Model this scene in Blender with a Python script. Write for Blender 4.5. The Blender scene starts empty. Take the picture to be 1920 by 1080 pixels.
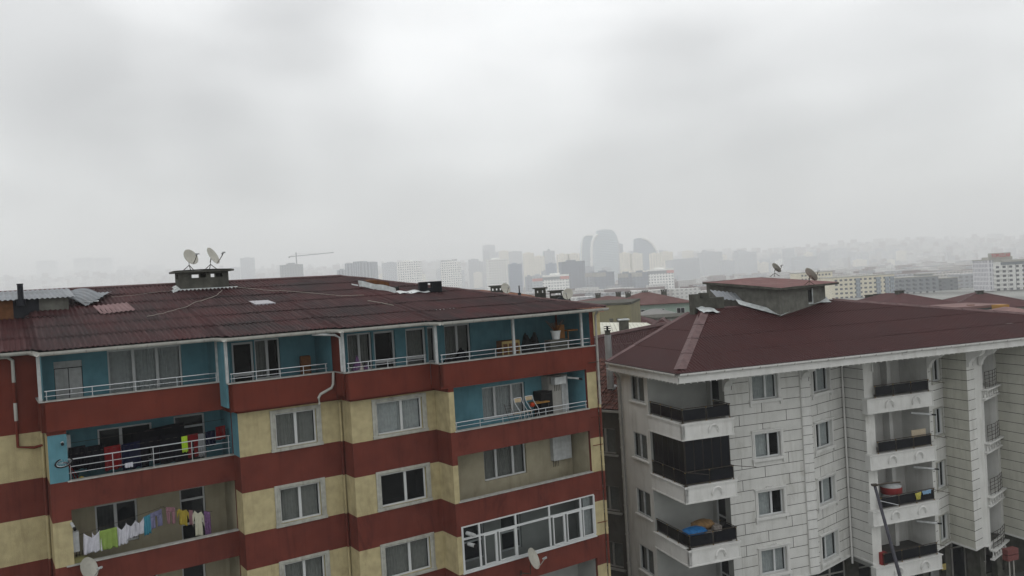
import bpy, bmesh, math, random
from mathutils import Vector, Matrix
random.seed(7)
R = math.radians
scene = bpy.context.scene
COL = scene.collection
# ---------------------------------------------------------------- camera
FPX = 1517.0; PITCH = R(-.5635); ROLL = R(-3.352); EYE = Vector((0, 0, 20.0))
cF = Vector((0, math.cos(PITCH), math.sin(PITCH)))
_u0 = Vector((0, -math.sin(PITCH), math.cos(PITCH)))
cR = Vector((1, 0, 0)) * math.cos(ROLL) + _u0 * math.sin(ROLL)
cU = -Vector((1, 0, 0)) * math.sin(ROLL) + _u0 * math.cos(ROLL)
camd = bpy.data.cameras.new('camera'); cam = bpy.data.objects.new('camera', camd); COL.objects.link(cam)
camd.sensor_width = 36; camd.lens = 36 * FPX / 1920; camd.clip_start = .1; camd.clip_end = 30000
cam.matrix_world = Matrix.Translation(EYE) @ Matrix((cR, cU, -cF)).transposed().to_4x4()
scene.camera = cam
# ---------------------------------------------------------------- sky
world = bpy.data.worlds.new('World'); scene.world = world; world.use_nodes = True
nt = world.node_tree; nt.nodes.clear()
def N(t, **k):
    n = nt.nodes.new(t)
    for a, b in k.items(): setattr(n, a, b)
    return n
SUN_EL, SUN_ROT = R(52), R(25)
out = N('ShaderNodeOutputWorld'); bg = N('ShaderNodeBackground'); bg2 = N('ShaderNodeBackground'); addn = N('ShaderNodeAddShader')
sky = N('ShaderNodeTexSky', sky_type='NISHITA', sun_disc=False, sun_elevation=SUN_EL, sun_rotation=SUN_ROT)
nt.links.new(sky.outputs[0], bg2.inputs[0]); bg2.inputs[1].default_value = .008
tc = N('ShaderNodeTexCoord'); sep = N('ShaderNodeSeparateXYZ'); nt.links.new(tc.outputs['Generated'], sep.inputs[0])
# overcast luminance: brighter to the zenith
ramp = N('ShaderNodeValToRGB'); nt.links.new(sep.outputs[2], ramp.inputs[0])
cr = ramp.color_ramp; cr.interpolation = 'B_SPLINE'
els = [(0.0, (.76, .775, .765, 1)), (.06, (.77, .78, .77, 1)), (.14, (.77, .78, .77, 1)), (.24, (.79, .795, .79, 1)), (.33, (.84, .845, .84, 1)), (.45, (1.2, 1.21, 1.22, 1)), (1.0, (3.0, 3.04, 3.1, 1))]
cr.elements[0].position, cr.elements[0].color = els[0]
cr.elements[1].position, cr.elements[1].color = els[-1]
for p, c in els[1:-1]:
    e = cr.elements.new(p); e.color = c
mp = N('ShaderNodeMapping'); nt.links.new(tc.outputs['Generated'], mp.inputs[0]); mp.inputs['Scale'].default_value = (1.3, 1.3, 3.6); mp.inputs['Rotation'].default_value = (0.25, .1, 0)
mp.inputs['Location'].default_value = (.35, .2, .45)
nz = N('ShaderNodeTexNoise'); nt.links.new(mp.outputs[0], nz.inputs[0]); nz.inputs['Scale'].default_value = 2.6; nz.inputs['Detail'].default_value = 5.0; nz.inputs['Roughness'].default_value = .42; nz.inputs['Distortion'].default_value = .25
mr = N('ShaderNodeMapRange'); nt.links.new(nz.outputs[0], mr.inputs[0]); mr.inputs[1].default_value = .33; mr.inputs[2].default_value = .66; mr.inputs[3].default_value = .84; mr.inputs[4].default_value = 1.10
mul = N('ShaderNodeMix', data_type='RGBA', blend_type='MULTIPLY'); mul.inputs[0].default_value = 1
# broad lighter and darker masses of cloud, by direction
acc = mr.outputs[0]
def ray0(px, py): return (cF + cR * ((px - 960) / FPX) - cU * ((py - 540) / FPX)).normalized()
for px, py, r_in, amp in ((900, 110, 10, .15), (200, 90, 9, .05), (1700, 60, 10, .06), (300, 330, 9, -.20), (520, 210, 7, -.12), (80, 300, 7, -.06), (1280, 300, 9, -.13), (1600, 250, 8, -.10), (750, 370, 6, -.06), (1150, 180, 5, .05), (1880, 300, 5, -.06), (30, 20, 6, -.06), (560, 20, 5, -.07)):
    d = ray0(px, py); vm = N('ShaderNodeVectorMath', operation='DOT_PRODUCT'); nt.links.new(tc.outputs['Generated'], vm.inputs[0]); vm.inputs[1].default_value = d
    m_ = N('ShaderNodeMapRange', interpolation_type='SMOOTHERSTEP'); nt.links.new(vm.outputs['Value'], m_.inputs[0]); m_.inputs[1].default_value = math.cos(R(r_in * 1.25)); m_.inputs[2].default_value = 1.0; m_.inputs[3].default_value = 0; m_.inputs[4].default_value = amp
    ad_ = N('ShaderNodeMath', operation='ADD'); nt.links.new(acc, ad_.inputs[0]); nt.links.new(m_.outputs[0], ad_.inputs[1]); acc = ad_.outputs[0]
nt.links.new(ramp.outputs[0], mul.inputs[6]); nt.links.new(acc, mul.inputs[7])
nt.links.new(mul.outputs[2], bg.inputs[0]); bg.inputs[1].default_value = 1.0
nt.links.new(bg.outputs[0], addn.inputs[0]); nt.links.new(bg2.outputs[0], addn.inputs[1]); nt.links.new(addn.outputs[0], out.inputs[0])
sd = bpy.data.lights.new('sun', 'SUN'); sd.energy = .5; sd.angle = R(40); sd.color = (1, .97, .93)
so = bpy.data.objects.new('sun', sd); COL.objects.link(so); so.rotation_euler = (R(90) - SUN_EL, 0, R(180) - SUN_ROT + R(60))
vs = scene.view_settings; vs.view_transform = 'Standard'; vs.look = 'None'; vs.exposure = .12; vs.gamma = 1; vs.use_curve_mapping = False
cy = scene.cycles
cy.max_bounces = 6; cy.diffuse_bounces = 3; cy.glossy_bounces = 2; cy.transmission_bounces = 3; cy.transparent_max_bounces = 10; cy.volume_bounces = 2
cy.use_denoising = True; cy.caustics_reflective = False; cy.caustics_refractive = False
# ---------------------------------------------------------------- helpers
class Fr:
    def __init__(s, x, y, ang, z=0):
        s.o = Vector((x, y, z)); s.a = R(ang); s.x = Vector((math.cos(s.a), math.sin(s.a), 0)); s.y = Vector((-math.sin(s.a), math.cos(s.a), 0)); s.z = Vector((0, 0, 1))
    def loc(s, p): q = p - s.o; return Vector((q.dot(s.x), q.dot(s.y), q.dot(s.z)))
    def w(s, l): return s.o + s.x * l[0] + s.y * l[1] + s.z * l[2]
def ray(px, py): return cF + cR * ((px - 960) / FPX) - cU * ((py - 540) / FPX)
def at(px, py, d): return EYE + ray(px, py) * d
def hit(fr, px, py, p0, n):
    r = ray(px, py); NN = fr.x * n[0] + fr.y * n[1] + fr.z * n[2]; p = fr.w(p0)
    return fr.loc(EYE + r * ((p - EYE).dot(NN) / r.dot(NN)))
def onY(fr, px, py, y): return hit(fr, px, py, (0, y, 0), (0, 1, 0))
def onX(fr, px, py, x): return hit(fr, px, py, (x, 0, 0), (1, 0, 0))
class MB:
    def __init__(s): s.v = []; s.f = []; s.m = []
    def poly(s, pts, m=0):
        i = len(s.v); s.v += [tuple(p) for p in pts]; s.f.append(tuple(range(i, i + len(pts)))); s.m.append(m)
    def box(s, x0, x1, y0, y1, z0, z1, m=0, T=None):
        c = [(x, y, z) for z in (z0, z1) for y in (y0, y1) for x in (x0, x1)]
        if T: c = [T(*p) for p in c]
        i = len(s.v); s.v += [tuple(p) for p in c]
        for f in ((0, 2, 3, 1), (4, 5, 7, 6), (0, 1, 5, 4), (2, 6, 7, 3), (0, 4, 6, 2), (1, 3, 7, 5)):
            s.f.append(tuple(i + k for k in f)); s.m.append(m)
    def tube(s, pts, r, n=8, m=0, cap=True, r2=None):
        pts = [Vector(p) for p in pts]; rings = []
        for k, p in enumerate(pts):
            t = (pts[min(k + 1, len(pts) - 1)] - pts[max(k - 1, 0)]).normalized()
            a = t.cross(Vector((0, 0, 1)))
            if a.length < .05: a = t.cross(Vector((1, 0, 0)))
            a.normalize(); b = t.cross(a)
            rr = r if r2 is None else r + (r2 - r) * k / (len(pts) - 1)
            i = len(s.v); s.v += [tuple(p + a * math.cos(2 * math.pi * j / n) * rr + b * math.sin(2 * math.pi * j / n) * rr) for j in range(n)]; rings.append(i)
        for a, b in zip(rings, rings[1:]):
            for j in range(n):
                s.f.append((a + j, a + (j + 1) % n, b + (j + 1) % n, b + j)); s.m.append(m)
        if cap:
            s.f.append(tuple(rings[0] + j for j in range(n))[::-1]); s.m.append(m)
            s.f.append(tuple(rings[-1] + j for j in range(n))); s.m.append(m)
    def lathe(s, prof, n=20, m=0, T=lambda x, y, z: (x, y, z)):
        rings = []
        for r, z in prof:
            rings.append(len(s.v)); s.v += [tuple(T(r * math.cos(2 * math.pi * j / n), r * math.sin(2 * math.pi * j / n), z)) for j in range(n)]
        for a, b in zip(rings, rings[1:]):
            for j in range(n):
                s.f.append((a + j, a + (j + 1) % n, b + (j + 1) % n, b + j)); s.m.append(m)
    def grid(s, nu, nv, F, m=0):
        i = len(s.v)
        for b in range(nv + 1):
            for a in range(nu + 1): s.v.append(tuple(F(a / nu, b / nv)))
        for b in range(nv):
            for a in range(nu):
                k = i + b * (nu + 1) + a; s.f.append((k, k + 1, k + nu + 2, k + nu + 1)); s.m.append(m)
    def build(s, name, mats, parent=None, off=None, smooth=False, solid=0, bevel=0, fix=True):
        me = bpy.data.meshes.new(name)
        vv = s.v if off is None else [(a - off[0], b - off[1], c - off[2]) for a, b, c in s.v]
        me.from_pydata(vv, [], s.f)
        for m in (mats if isinstance(mats, (list, tuple)) else [mats]): me.materials.append(m)
        me.polygons.foreach_set('material_index', s.m)
        if smooth: me.polygons.foreach_set('use_smooth', [True] * len(s.f))
        me.update()
        o = bpy.data.objects.new(name, me); COL.objects.link(o)
        if parent: o.parent = parent
        if solid: md = o.modifiers.new('thickness', 'SOLIDIFY'); md.thickness = solid; md.offset = 0
        if bevel: md = o.modifiers.new('bevel', 'BEVEL'); md.width = bevel; md.segments = 2; md.limit_method = 'ANGLE'
        return o
def tag(o, label, cat, group=None):
    o['label'] = label; o['category'] = cat
    if group: o['group'] = group
    return o
def thing(name, label, cat, fr=None, loc=(0, 0, 0), rz=0, group=None):
    o = bpy.data.objects.new(name, None); COL.objects.link(o); o.empty_display_size = .2
    o.location = fr.w(loc) if fr else Vector(loc); o.rotation_euler = (0, 0, (fr.a if fr else 0) + rz)
    return tag(o, label, cat, group)
def solo(name, mb, mats, fr, label, cat, group=None, **k):
    xs = [v[0] for v in mb.v]; ys = [v[1] for v in mb.v]; zs = [v[2] for v in mb.v]
    off = ((min(xs) + max(xs)) / 2, (min(ys) + max(ys)) / 2, min(zs))
    o = mb.build(name, mats, None, off, **k)
    o.location = fr.w(off) if fr else off; o.rotation_euler = (0, 0, fr.a if fr else 0)
    return tag(o, label, cat, group)
def struct(o): o['kind'] = 'structure'; return o
# ---------------------------------------------------------------- materials
AK = .80
def mat(name, col, rough=.8, var=.12, vscale=1.5, streak=0, bump=0, bscale=40, metal=0, spec=.14, dirt=0, dcol=(.05, .045, .04), dscale=.8):
    if not metal: col = tuple(c * AK for c in col); dcol = tuple(c * AK for c in dcol)
    m = bpy.data.materials.new(name); m.use_nodes = True; t = m.node_tree; b = t.nodes['Principled BSDF']
    b.inputs['Roughness'].default_value = rough; b.inputs['Metallic'].default_value = metal; b.inputs['Specular IOR Level'].default_value = spec
    L = t.links.new; tcn = t.nodes.new('ShaderNodeTexCoord')
    n1 = t.nodes.new('ShaderNodeTexNoise'); L(tcn.outputs['Object'], n1.inputs[0]); n1.inputs['Scale'].default_value = vscale; n1.inputs['Detail'].default_value = 6
    r1 = t.nodes.new('ShaderNodeMapRange'); L(n1.outputs[0], r1.inputs[0]); r1.inputs[1].default_value = .3; r1.inputs[2].default_value = .7; r1.inputs[3].default_value = 1 - var; r1.inputs[4].default_value = 1 + var
    mx = t.nodes.new('ShaderNodeMix'); mx.data_type = 'RGBA'; mx.blend_type = 'MULTIPLY'; mx.inputs[0].default_value = 1; mx.inputs[6].default_value = (*col, 1); L(r1.outputs[0], mx.inputs[7])
    c = mx.outputs[2]
    if streak or dirt:
        mpn = t.nodes.new('ShaderNodeMapping'); L(tcn.outputs['Object'], mpn.inputs[0]); mpn.inputs['Scale'].default_value = (3.5, 3.5, .35) if streak else (dscale,) * 3
        n2 = t.nodes.new('ShaderNodeTexNoise'); L(mpn.outputs[0], n2.inputs[0]); n2.inputs['Scale'].default_value = 1.0; n2.inputs['Detail'].default_value = 5; n2.inputs['Roughness'].default_value = .6
        r2 = t.nodes.new('ShaderNodeMapRange'); L(n2.outputs[0], r2.inputs[0]); r2.inputs[1].default_value = .52; r2.inputs[2].default_value = .78; r2.inputs[3].default_value = 0; r2.inputs[4].default_value = streak or dirt
        m2 = t.nodes.new('ShaderNodeMix'); m2.data_type = 'RGBA'; L(r2.outputs[0], m2.inputs[0]); L(c, m2.inputs[6]); m2.inputs[7].default_value = (*dcol, 1); c = m2.outputs[2]
    if streak:   # broad damp patches with ragged lower edges
        mp4 = t.nodes.new('ShaderNodeMapping'); L(tcn.outputs['Object'], mp4.inputs[0]); mp4.inputs['Scale'].default_value = (.9, .9, .32); n4 = t.nodes.new('ShaderNodeTexNoise'); L(mp4.outputs[0], n4.inputs[0]); n4.inputs['Scale'].default_value = 1.0; n4.inputs['Detail'].default_value = 7; n4.inputs['Roughness'].default_value = .7; n4.inputs['Distortion'].default_value = .6
        r4 = t.nodes.new('ShaderNodeMapRange'); L(n4.outputs[0], r4.inputs[0]); r4.inputs[1].default_value = .55; r4.inputs[2].default_value = .70; r4.inputs[3].default_value = 0; r4.inputs[4].default_value = min(.85, streak * 1.1)
        m4 = t.nodes.new('ShaderNodeMix'); m4.data_type = 'RGBA'; L(r4.outputs[0], m4.inputs[0]); L(c, m4.inputs[6]); m4.inputs[7].default_value = (*dcol, 1); c = m4.outputs[2]
    L(c, b.inputs['Base Color'])
    if bump:
        n3 = t.nodes.new('ShaderNodeTexNoise'); L(tcn.outputs['Object'], n3.inputs[0]); n3.inputs['Scale'].default_value = bscale; n3.inputs['Detail'].default_value = 3
        bp = t.nodes.new('ShaderNodeBump'); bp.inputs['Strength'].default_value = bump; bp.inputs['Distance'].default_value = .02; L(n3.outputs[0], bp.inputs['Height']); L(bp.outputs[0], b.inputs['Normal'])
    return m
M = {}
M['cream'] = mat('cream_plaster', (.53, .455, .26), .9, .14, 3, streak=.4, dcol=(.2, .16, .08), bump=.5, bscale=30)
M['red'] = mat('brick_red_paint', (.165, .040, .028), .75, .16, 1.2, streak=.7, dcol=(.075, .018, .014), bump=.25)
M['redtop'] = mat('bright_red_paint', (.165, .034, .021), .7, .14, 1.2, streak=.6, dcol=(.09, .018, .012), bump=.2)
M['blue'] = mat('teal_blue_paint', (.125, .30, .36), .8, .12, 2, streak=.3, dcol=(.06, .14, .17))
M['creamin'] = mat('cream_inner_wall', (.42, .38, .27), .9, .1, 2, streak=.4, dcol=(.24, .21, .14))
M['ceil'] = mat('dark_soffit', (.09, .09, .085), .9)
M['floor'] = mat('balcony_tiles', (.20, .19, .17), .7)
M['sill'] = mat('grey_marble_sill', (.45, .45, .42), .5, .2, 4, streak=.5, dcol=(.2, .2, .18))
M['stone'] = mat('weathered_stone_trim', (.47, .47, .42), .8, .15, 5, streak=.6, dcol=(.2, .19, .15), bump=.4, bscale=15)
M['pvc'] = mat('white_pvc', (.66, .68, .68), .4, .04)
M['pvcgrey'] = mat('weathered_white_paint', (.52, .54, .54), .6, .15, 5, streak=.5, dcol=(.3, .3, .28))
M['steel'] = mat('brushed_steel', (.62, .64, .66), .32, .05, metal=.85)
M['darksteel'] = mat('dark_bronze_rail', (.06, .05, .04), .4, .05, metal=.6)
M['brass'] = mat('brass_fitting', (.4, .28, .1), .35, .05, metal=.9)
M['gutter'] = mat('pale_gutter_plastic', (.50, .50, .46), .5, .1, 3, streak=.4, dcol=(.25, .24, .2))
M['pipe'] = mat('grey_downpipe', (.40, .39, .36), .6, .12, 3)
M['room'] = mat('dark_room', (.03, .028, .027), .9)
M['curtain'] = mat('net_curtain', (.60, .62, .62), .95, .1, 6)
M['curtaind'] = mat('grey_curtain', (.30, .30, .28), .95, .1, 6)
M['black'] = mat('matt_black', (.01, .01, .011), .5)
M['rubber'] = mat('black_rubber', (.02, .02, .02), .8)
M['concrete'] = mat('rough_concrete', (.17, .17, .15), .95, .25, 2.5, streak=.5, dcol=(.07, .07, .06), bump=.6, bscale=12)
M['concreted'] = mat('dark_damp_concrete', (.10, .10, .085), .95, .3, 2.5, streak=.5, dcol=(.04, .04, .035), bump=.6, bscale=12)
M['flash'] = mat('zinc_flashing', (.50, .53, .53), .45, .2, 4, metal=.25, dirt=.5, dcol=(.25, .25, .22), dscale=3)
M['dish'] = mat('dish_paint', (.50, .49, .43), .5, .12, 6, dirt=.5, dcol=(.3, .28, .2), dscale=3)
M['wood'] = mat('rusty_brown_board', (.16, .07, .03), .8, .3, 4)
M['pine'] = mat('pale_wood', (.5, .40, .26), .6, .15, 8)
M['white'] = mat('white_paint', (.72, .72, .69), .85, .07, 1.2, streak=.42, dcol=(.40, .39, .34), bump=.25, bscale=20)
M['whitew'] = mat('warm_white_paint', (.62, .615, .54), .85, .08, 1.2, streak=.42, dcol=(.34, .33, .27), bump=.25, bscale=20)
M['whitetrim'] = mat('white_trim', (.76, .76, .735), .7, .06, 2, streak=.3, dcol=(.42, .41, .37))
M['joint'] = mat('dark_joint', (.11, .107, .10), .9)
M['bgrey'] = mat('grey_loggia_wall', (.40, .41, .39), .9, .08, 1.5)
M['blackglass'] = mat('black_glass_panel', (.006, .007, .011), .12, 0, spec=.25)
M['asphalt'] = mat('wet_asphalt', (.045, .046, .048), .6, .3, .4)
def glass(name, tint=(.02, .025, .03), mix=.28):
    m = bpy.data.materials.new(name); m.use_nodes = True; t = m.node_tree; t.nodes.clear(); L = t.links.new
    o = t.nodes.new('ShaderNodeOutputMaterial'); tr = t.nodes.new('ShaderNodeBsdfTransparent'); tr.inputs[0].default_value = (.84, .87, .87, 1)
    p = t.nodes.new('ShaderNodeBsdfPrincipled'); p.inputs['Base Color'].default_value = (*tint, 1); p.inputs['Roughness'].default_value = .04
    x = t.nodes.new('ShaderNodeMixShader'); x.inputs[0].default_value = mix; L(tr.outputs[0], x.inputs[1]); L(p.outputs[0], x.inputs[2]); L(x.outputs[0], o.inputs[0]); return m
M['glass'] = glass('window_glass', mix=.16)
M['darkglass'] = glass('dark_window_glass', mix=.6)
def corr_mat(name, col, col2, sheet=(.95, 1.9), rough=.75, var=.5, wave=0, axis=0, streaks=.3, scol=(.27, .20, .20)):
    """corrugated sheet roof: every sheet a little different, dark algae and pale wear in patches"""
    m = bpy.data.materials.new(name); m.use_nodes = True; t = m.node_tree; b = t.nodes['Principled BSDF']; L = t.links.new
    b.inputs['Roughness'].default_value = rough; b.inputs['Specular IOR Level'].default_value = .12
    tcn = t.nodes.new('ShaderNodeTexCoord'); sp = t.nodes.new('ShaderNodeSeparateXYZ'); L(tcn.outputs['Object'], sp.inputs[0])
    def fl(o, d):
        a = t.nodes.new('ShaderNodeMath'); a.operation = 'DIVIDE'; L(o, a.inputs[0]); a.inputs[1].default_value = d
        f = t.nodes.new('ShaderNodeMath'); f.operation = 'FLOOR'; L(a.outputs[0], f.inputs[0]); return f.outputs[0]
    cb = t.nodes.new('ShaderNodeCombineXYZ'); L(fl(sp.outputs[axis], sheet[0]), cb.inputs[0]); L(fl(sp.outputs[1 - axis], sheet[1]), cb.inputs[1])
    wn = t.nodes.new('ShaderNodeTexWhiteNoise'); wn.noise_dimensions = '2D'; L(cb.outputs[0], wn.inputs[0])
    nz1 = t.nodes.new('ShaderNodeTexNoise'); L(tcn.outputs['Object'], nz1.inputs[0]); nz1.inputs['Scale'].default_value = .45; nz1.inputs['Detail'].default_value = 6; nz1.inputs['Roughness'].default_value = .65
    ad = t.nodes.new('ShaderNodeMath'); ad.operation = 'MULTIPLY_ADD'; L(wn.outputs[0], ad.inputs[0]); ad.inputs[1].default_value = .35 * var; L(nz1.outputs[0], ad.inputs[2])
    mr_ = t.nodes.new('ShaderNodeMapRange'); L(ad.outputs[0], mr_.inputs[0]); mr_.inputs[1].default_value = .42; mr_.inputs[2].default_value = .78
    mx = t.nodes.new('ShaderNodeMix'); mx.data_type = 'RGBA'; L(mr_.outputs[0], mx.inputs[0]); mx.inputs[6].default_value = (*col, 1); mx.inputs[7].default_value = (*col2, 1)
    mpn = t.nodes.new('ShaderNodeMapping'); L(tcn.outputs['Object'], mpn.inputs[0]); mpn.inputs['Scale'].default_value = (9, .5, .5) if axis == 0 else (.5, 9, .5)
    n2 = t.nodes.new('ShaderNodeTexNoise'); L(mpn.outputs[0], n2.inputs[0]); n2.inputs['Scale'].default_value = 1; n2.inputs['Detail'].default_value = 3
    r2 = t.nodes.new('ShaderNodeMapRange'); L(n2.outputs[0], r2.inputs[0]); r2.inputs[1].default_value = .5; r2.inputs[2].default_value = .8; r2.inputs[3].default_value = 0; r2.inputs[4].default_value = streaks
    m2 = t.nodes.new('ShaderNodeMix'); m2.data_type = 'RGBA'; L(r2.outputs[0], m2.inputs[0]); L(mx.outputs[2], m2.inputs[6]); m2.inputs[7].default_value = (*scol, 1)
    L(m2.outputs[2], b.inputs['Base Color'])
    if wave:
        mw = t.nodes.new('ShaderNodeMath'); mw.operation = 'MULTIPLY'; L(sp.outputs[axis], mw.inputs[0]); mw.inputs[1].default_value = 2 * math.pi / wave
        sn = t.nodes.new('ShaderNodeMath'); sn.operation = 'SINE'; L(mw.outputs[0], sn.inputs[0])
        bp = t.nodes.new('ShaderNodeBump'); bp.inputs['Strength'].default_value = 1; bp.inputs['Distance'].default_value = .012; L(sn.outputs[0], bp.inputs['Height']); L(bp.outputs[0], b.inputs['Normal'])
    return m
M['roofA'] = corr_mat('maroon_corrugated_roof', (.052, .015, .016), (.026, .017, .018), streaks=.45, scol=(.11, .062, .062))
M['roofB'] = corr_mat('dark_maroon_corrugated_roof', (.042, .0115, .0115), (.034, .0115, .012), var=.3, wave=.19, streaks=.25, scol=(.048, .022, .024))
M['roofBy'] = corr_mat('dark_maroon_corrugated_roof_side', (.042, .0115, .0115), (.034, .0115, .012), var=.3, wave=.19, axis=1, streaks=.35, scol=(.06, .03, .032))
M['cap'] = mat('pinkish_ridge_cap', (.15, .095, .095), .7, .2, 3, dirt=.5, dcol=(.08, .045, .045), dscale=2, bump=.5, bscale=8)
M['zinc'] = corr_mat('galvanised_corrugated', (.27, .29, .31), (.18, .19, .20), streaks=.2, scol=(.3, .28, .26))
# ---------------------------------------------------------------- walls with openings
def plan(p0, p1):
    p0 = Vector((*p0, 0)); p1 = Vector((*p1, 0)); d = (p1 - p0); Ln = d.length; d.normalize(); n = Vector((d.y, -d.x, 0))
    def P(s, off, z): q = p0 + d * s + n * off; return (q.x, q.y, z)
    return P, Ln
def face_sz(fr, px, py, p0, p1):
    p0v = Vector((*p0, 0)); d = (Vector((*p1, 0)) - p0v).normalized(); n = (d.y, -d.x, 0)
    h = hit(fr, px, py, (p0[0], p0[1], 0), n); return (h - p0v).dot(d), h.z
def wall(mb, p0, p1, z0, z1, holes=(), zs=(), matf=lambda s, z: 0, depth=.22, rm=None):
    P, Ln = plan(p0, p1)
    ss = sorted({0.0, Ln} | {h[i] for h in holes for i in (0, 1)}); zz = sorted({z0, z1} | {h[i] for h in holes for i in (2, 3)} | {z for z in zs if z0 < z < z1})
    for a, b in zip(ss, ss[1:]):
        for c, d in zip(zz, zz[1:]):
            sm, zm = (a + b) / 2, (c + d) / 2
            if any(h[0] < sm < h[1] and h[2] < zm < h[3] for h in holes): continue
            mb.poly([P(a, 0, c), P(b, 0, c), P(b, 0, d), P(a, 0, d)], matf(sm, zm))
    for (a, b, c, d) in holes:
        k = matf((a + b) / 2, d + .01) if rm is None else rm
        for q in (((a, c), (a, d)), ((b, d), (b, c)), ((a, d), (b, d)), ((b, c), (a, c))):
            (s1, t1), (s2, t2) = q
            mb.poly([P(s1, 0, t1), P(s1, -depth, t1), P(s2, -depth, t2), P(s2, 0, t2)], k)
    return P
def folds(mb, P, s0, s1, z0, z1, off, amp=.025, wl=.13, m=0, gap=None):
    n = max(8, int((s1 - s0) / .03))
    ph = random.random() * 6
    def F(a, b):
        s = s0 + (s1 - s0) * a; am = amp * (.6 + .4 * math.sin(s * 3 + ph))
        return P(s, off + am * math.sin(s * 2 * math.pi / wl + .8 * math.sin(s * 5 + ph)), z0 + (z1 - z0) * b)
    mb.grid(n, 2, F, m)
def window(parent, P, s0, s1, z0, z1, cols=(.5,), rows=(), trim=None, off=-.12, fw=.07, curt='full', name='window', cm='curtain', pvc='pvc', gm='glass', hood=False, room=.9, door=False):
    """trim = surround width; frame, pane, curtain and the dark room behind are its sub-parts"""
    bar = MB()
    def bx(a, b, c, d, o0=off - .05, o1=off + .02, mbx=bar, m=0): mbx.box(a, b, o0, o1, c, d, m, P)
    bx(s0, s0 + fw, z0, z1); bx(s1 - fw, s1, z0, z1); bx(s0 + fw, s1 - fw, z0, z0 + fw); bx(s0 + fw, s1 - fw, z1 - fw, z1)
    for c in cols:
        x = s0 + (s1 - s0) * c; bx(x - fw * .8, x + fw * .8, z0 + fw, z1 - fw, off - .052, off + .025)
    for r_ in rows:
        z = z0 + (z1 - z0) * r_; bx(s0 + fw, s1 - fw, z - fw * .6, z + fw * .6, off - .048, off + .016)
    if door:
        bx(s0 + fw, s1 - fw, z0 + fw, z0 + .55, off - .03, off - .005)
    if trim:
        t = MB(); w = trim; o = .05
        def tb(a, b, c, d, o0, o1): t.box(a, b, o0, o1, c, d, 0, P)
        tb(s0 - w, s0, z0 - .05, z1 + w * .75, -.01, o); tb(s1, s1 + w, z0 - .05, z1 + w * .75, -.01, o); tb(s0, s1, z1, z1 + w * .75, -.01, o)
        tb(s0 - w * .55, s0 - w * .25, z0 - .02, z1 + w * .4, o, o + .02); tb(s1 + w * .25, s1 + w * .55, z0 - .02, z1 + w * .4, o, o + .02); tb(s0 - w * .25, s1 + w * .25, z1 + w * .25, z1 + w * .45, o, o + .02)
        if hood:
            tb(s0 - w - .06, s1 + w + .06, z1 + w * .75, z1 + w * .75 + .07, -.01, .12)
            for k in range(9):
                sx = (s0 + s1) / 2 + (k - 4) * .07; h_ = .03 + .04 * (k % 2); tb(sx - .03, sx + .03, z1 + w * .75 + .07, z1 + w * .75 + .07 + h_, 0, .07)
            tb(s0 - w - .06, s1 + w + .06, z0 - .05 - .1, z0 + .004, -.01, .12)
            for sx in (s0 - w - .03, s1 + w - .07): tb(sx, sx + .1, z0 - .32, z0 - .15, -.01, .08)
        else:
            tb(s0 - w - .02, s1 + w + .02, z0 - .12, z0 + .004, -.01, .1)
        root = t.build(name, M['stone'] if trim and not hood else M['whitetrim'], parent, bevel=.012); sub = root
        bar.build('frame', M[pvc], sub, bevel=.008)
    else:
        root = bar.build(name, M[pvc], parent, bevel=.008); sub = root
    g = MB(); g.poly([P(s0 + fw, off - .02, z0 + fw), P(s1 - fw, off - .02, z0 + fw), P(s1 - fw, off - .02, z1 - fw), P(s0 + fw, off - .02, z1 - fw)]); g.build('pane', M[gm], sub)
    if curt:
        c = MB(); e0, e1 = s0 + fw, s1 - fw; w_ = e1 - e0
        if curt == 'full': folds(c, P, e0, e1, z0, z1, off - .14)
        elif curt == 'left': folds(c, P, e0, e0 + w_ * .55, z0, z1, off - .14)
        elif curt == 'right': folds(c, P, e0 + w_ * .5, e1, z0, z1, off - .14)
        elif curt == 'sides': folds(c, P, e0, e0 + w_ * .3, z0, z1, off - .14); folds(c, P, e1 - w_ * .25, e1, z0, z1, off - .14)
        c.build('curtain', M[cm], sub, smooth=True)
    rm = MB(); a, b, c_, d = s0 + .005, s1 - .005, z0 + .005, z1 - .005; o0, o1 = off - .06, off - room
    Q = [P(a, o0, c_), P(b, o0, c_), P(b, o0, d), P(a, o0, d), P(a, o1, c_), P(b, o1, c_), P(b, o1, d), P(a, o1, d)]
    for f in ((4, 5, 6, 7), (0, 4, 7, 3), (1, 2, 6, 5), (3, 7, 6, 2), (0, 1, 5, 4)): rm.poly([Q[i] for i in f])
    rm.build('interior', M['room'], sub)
    return root
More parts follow.
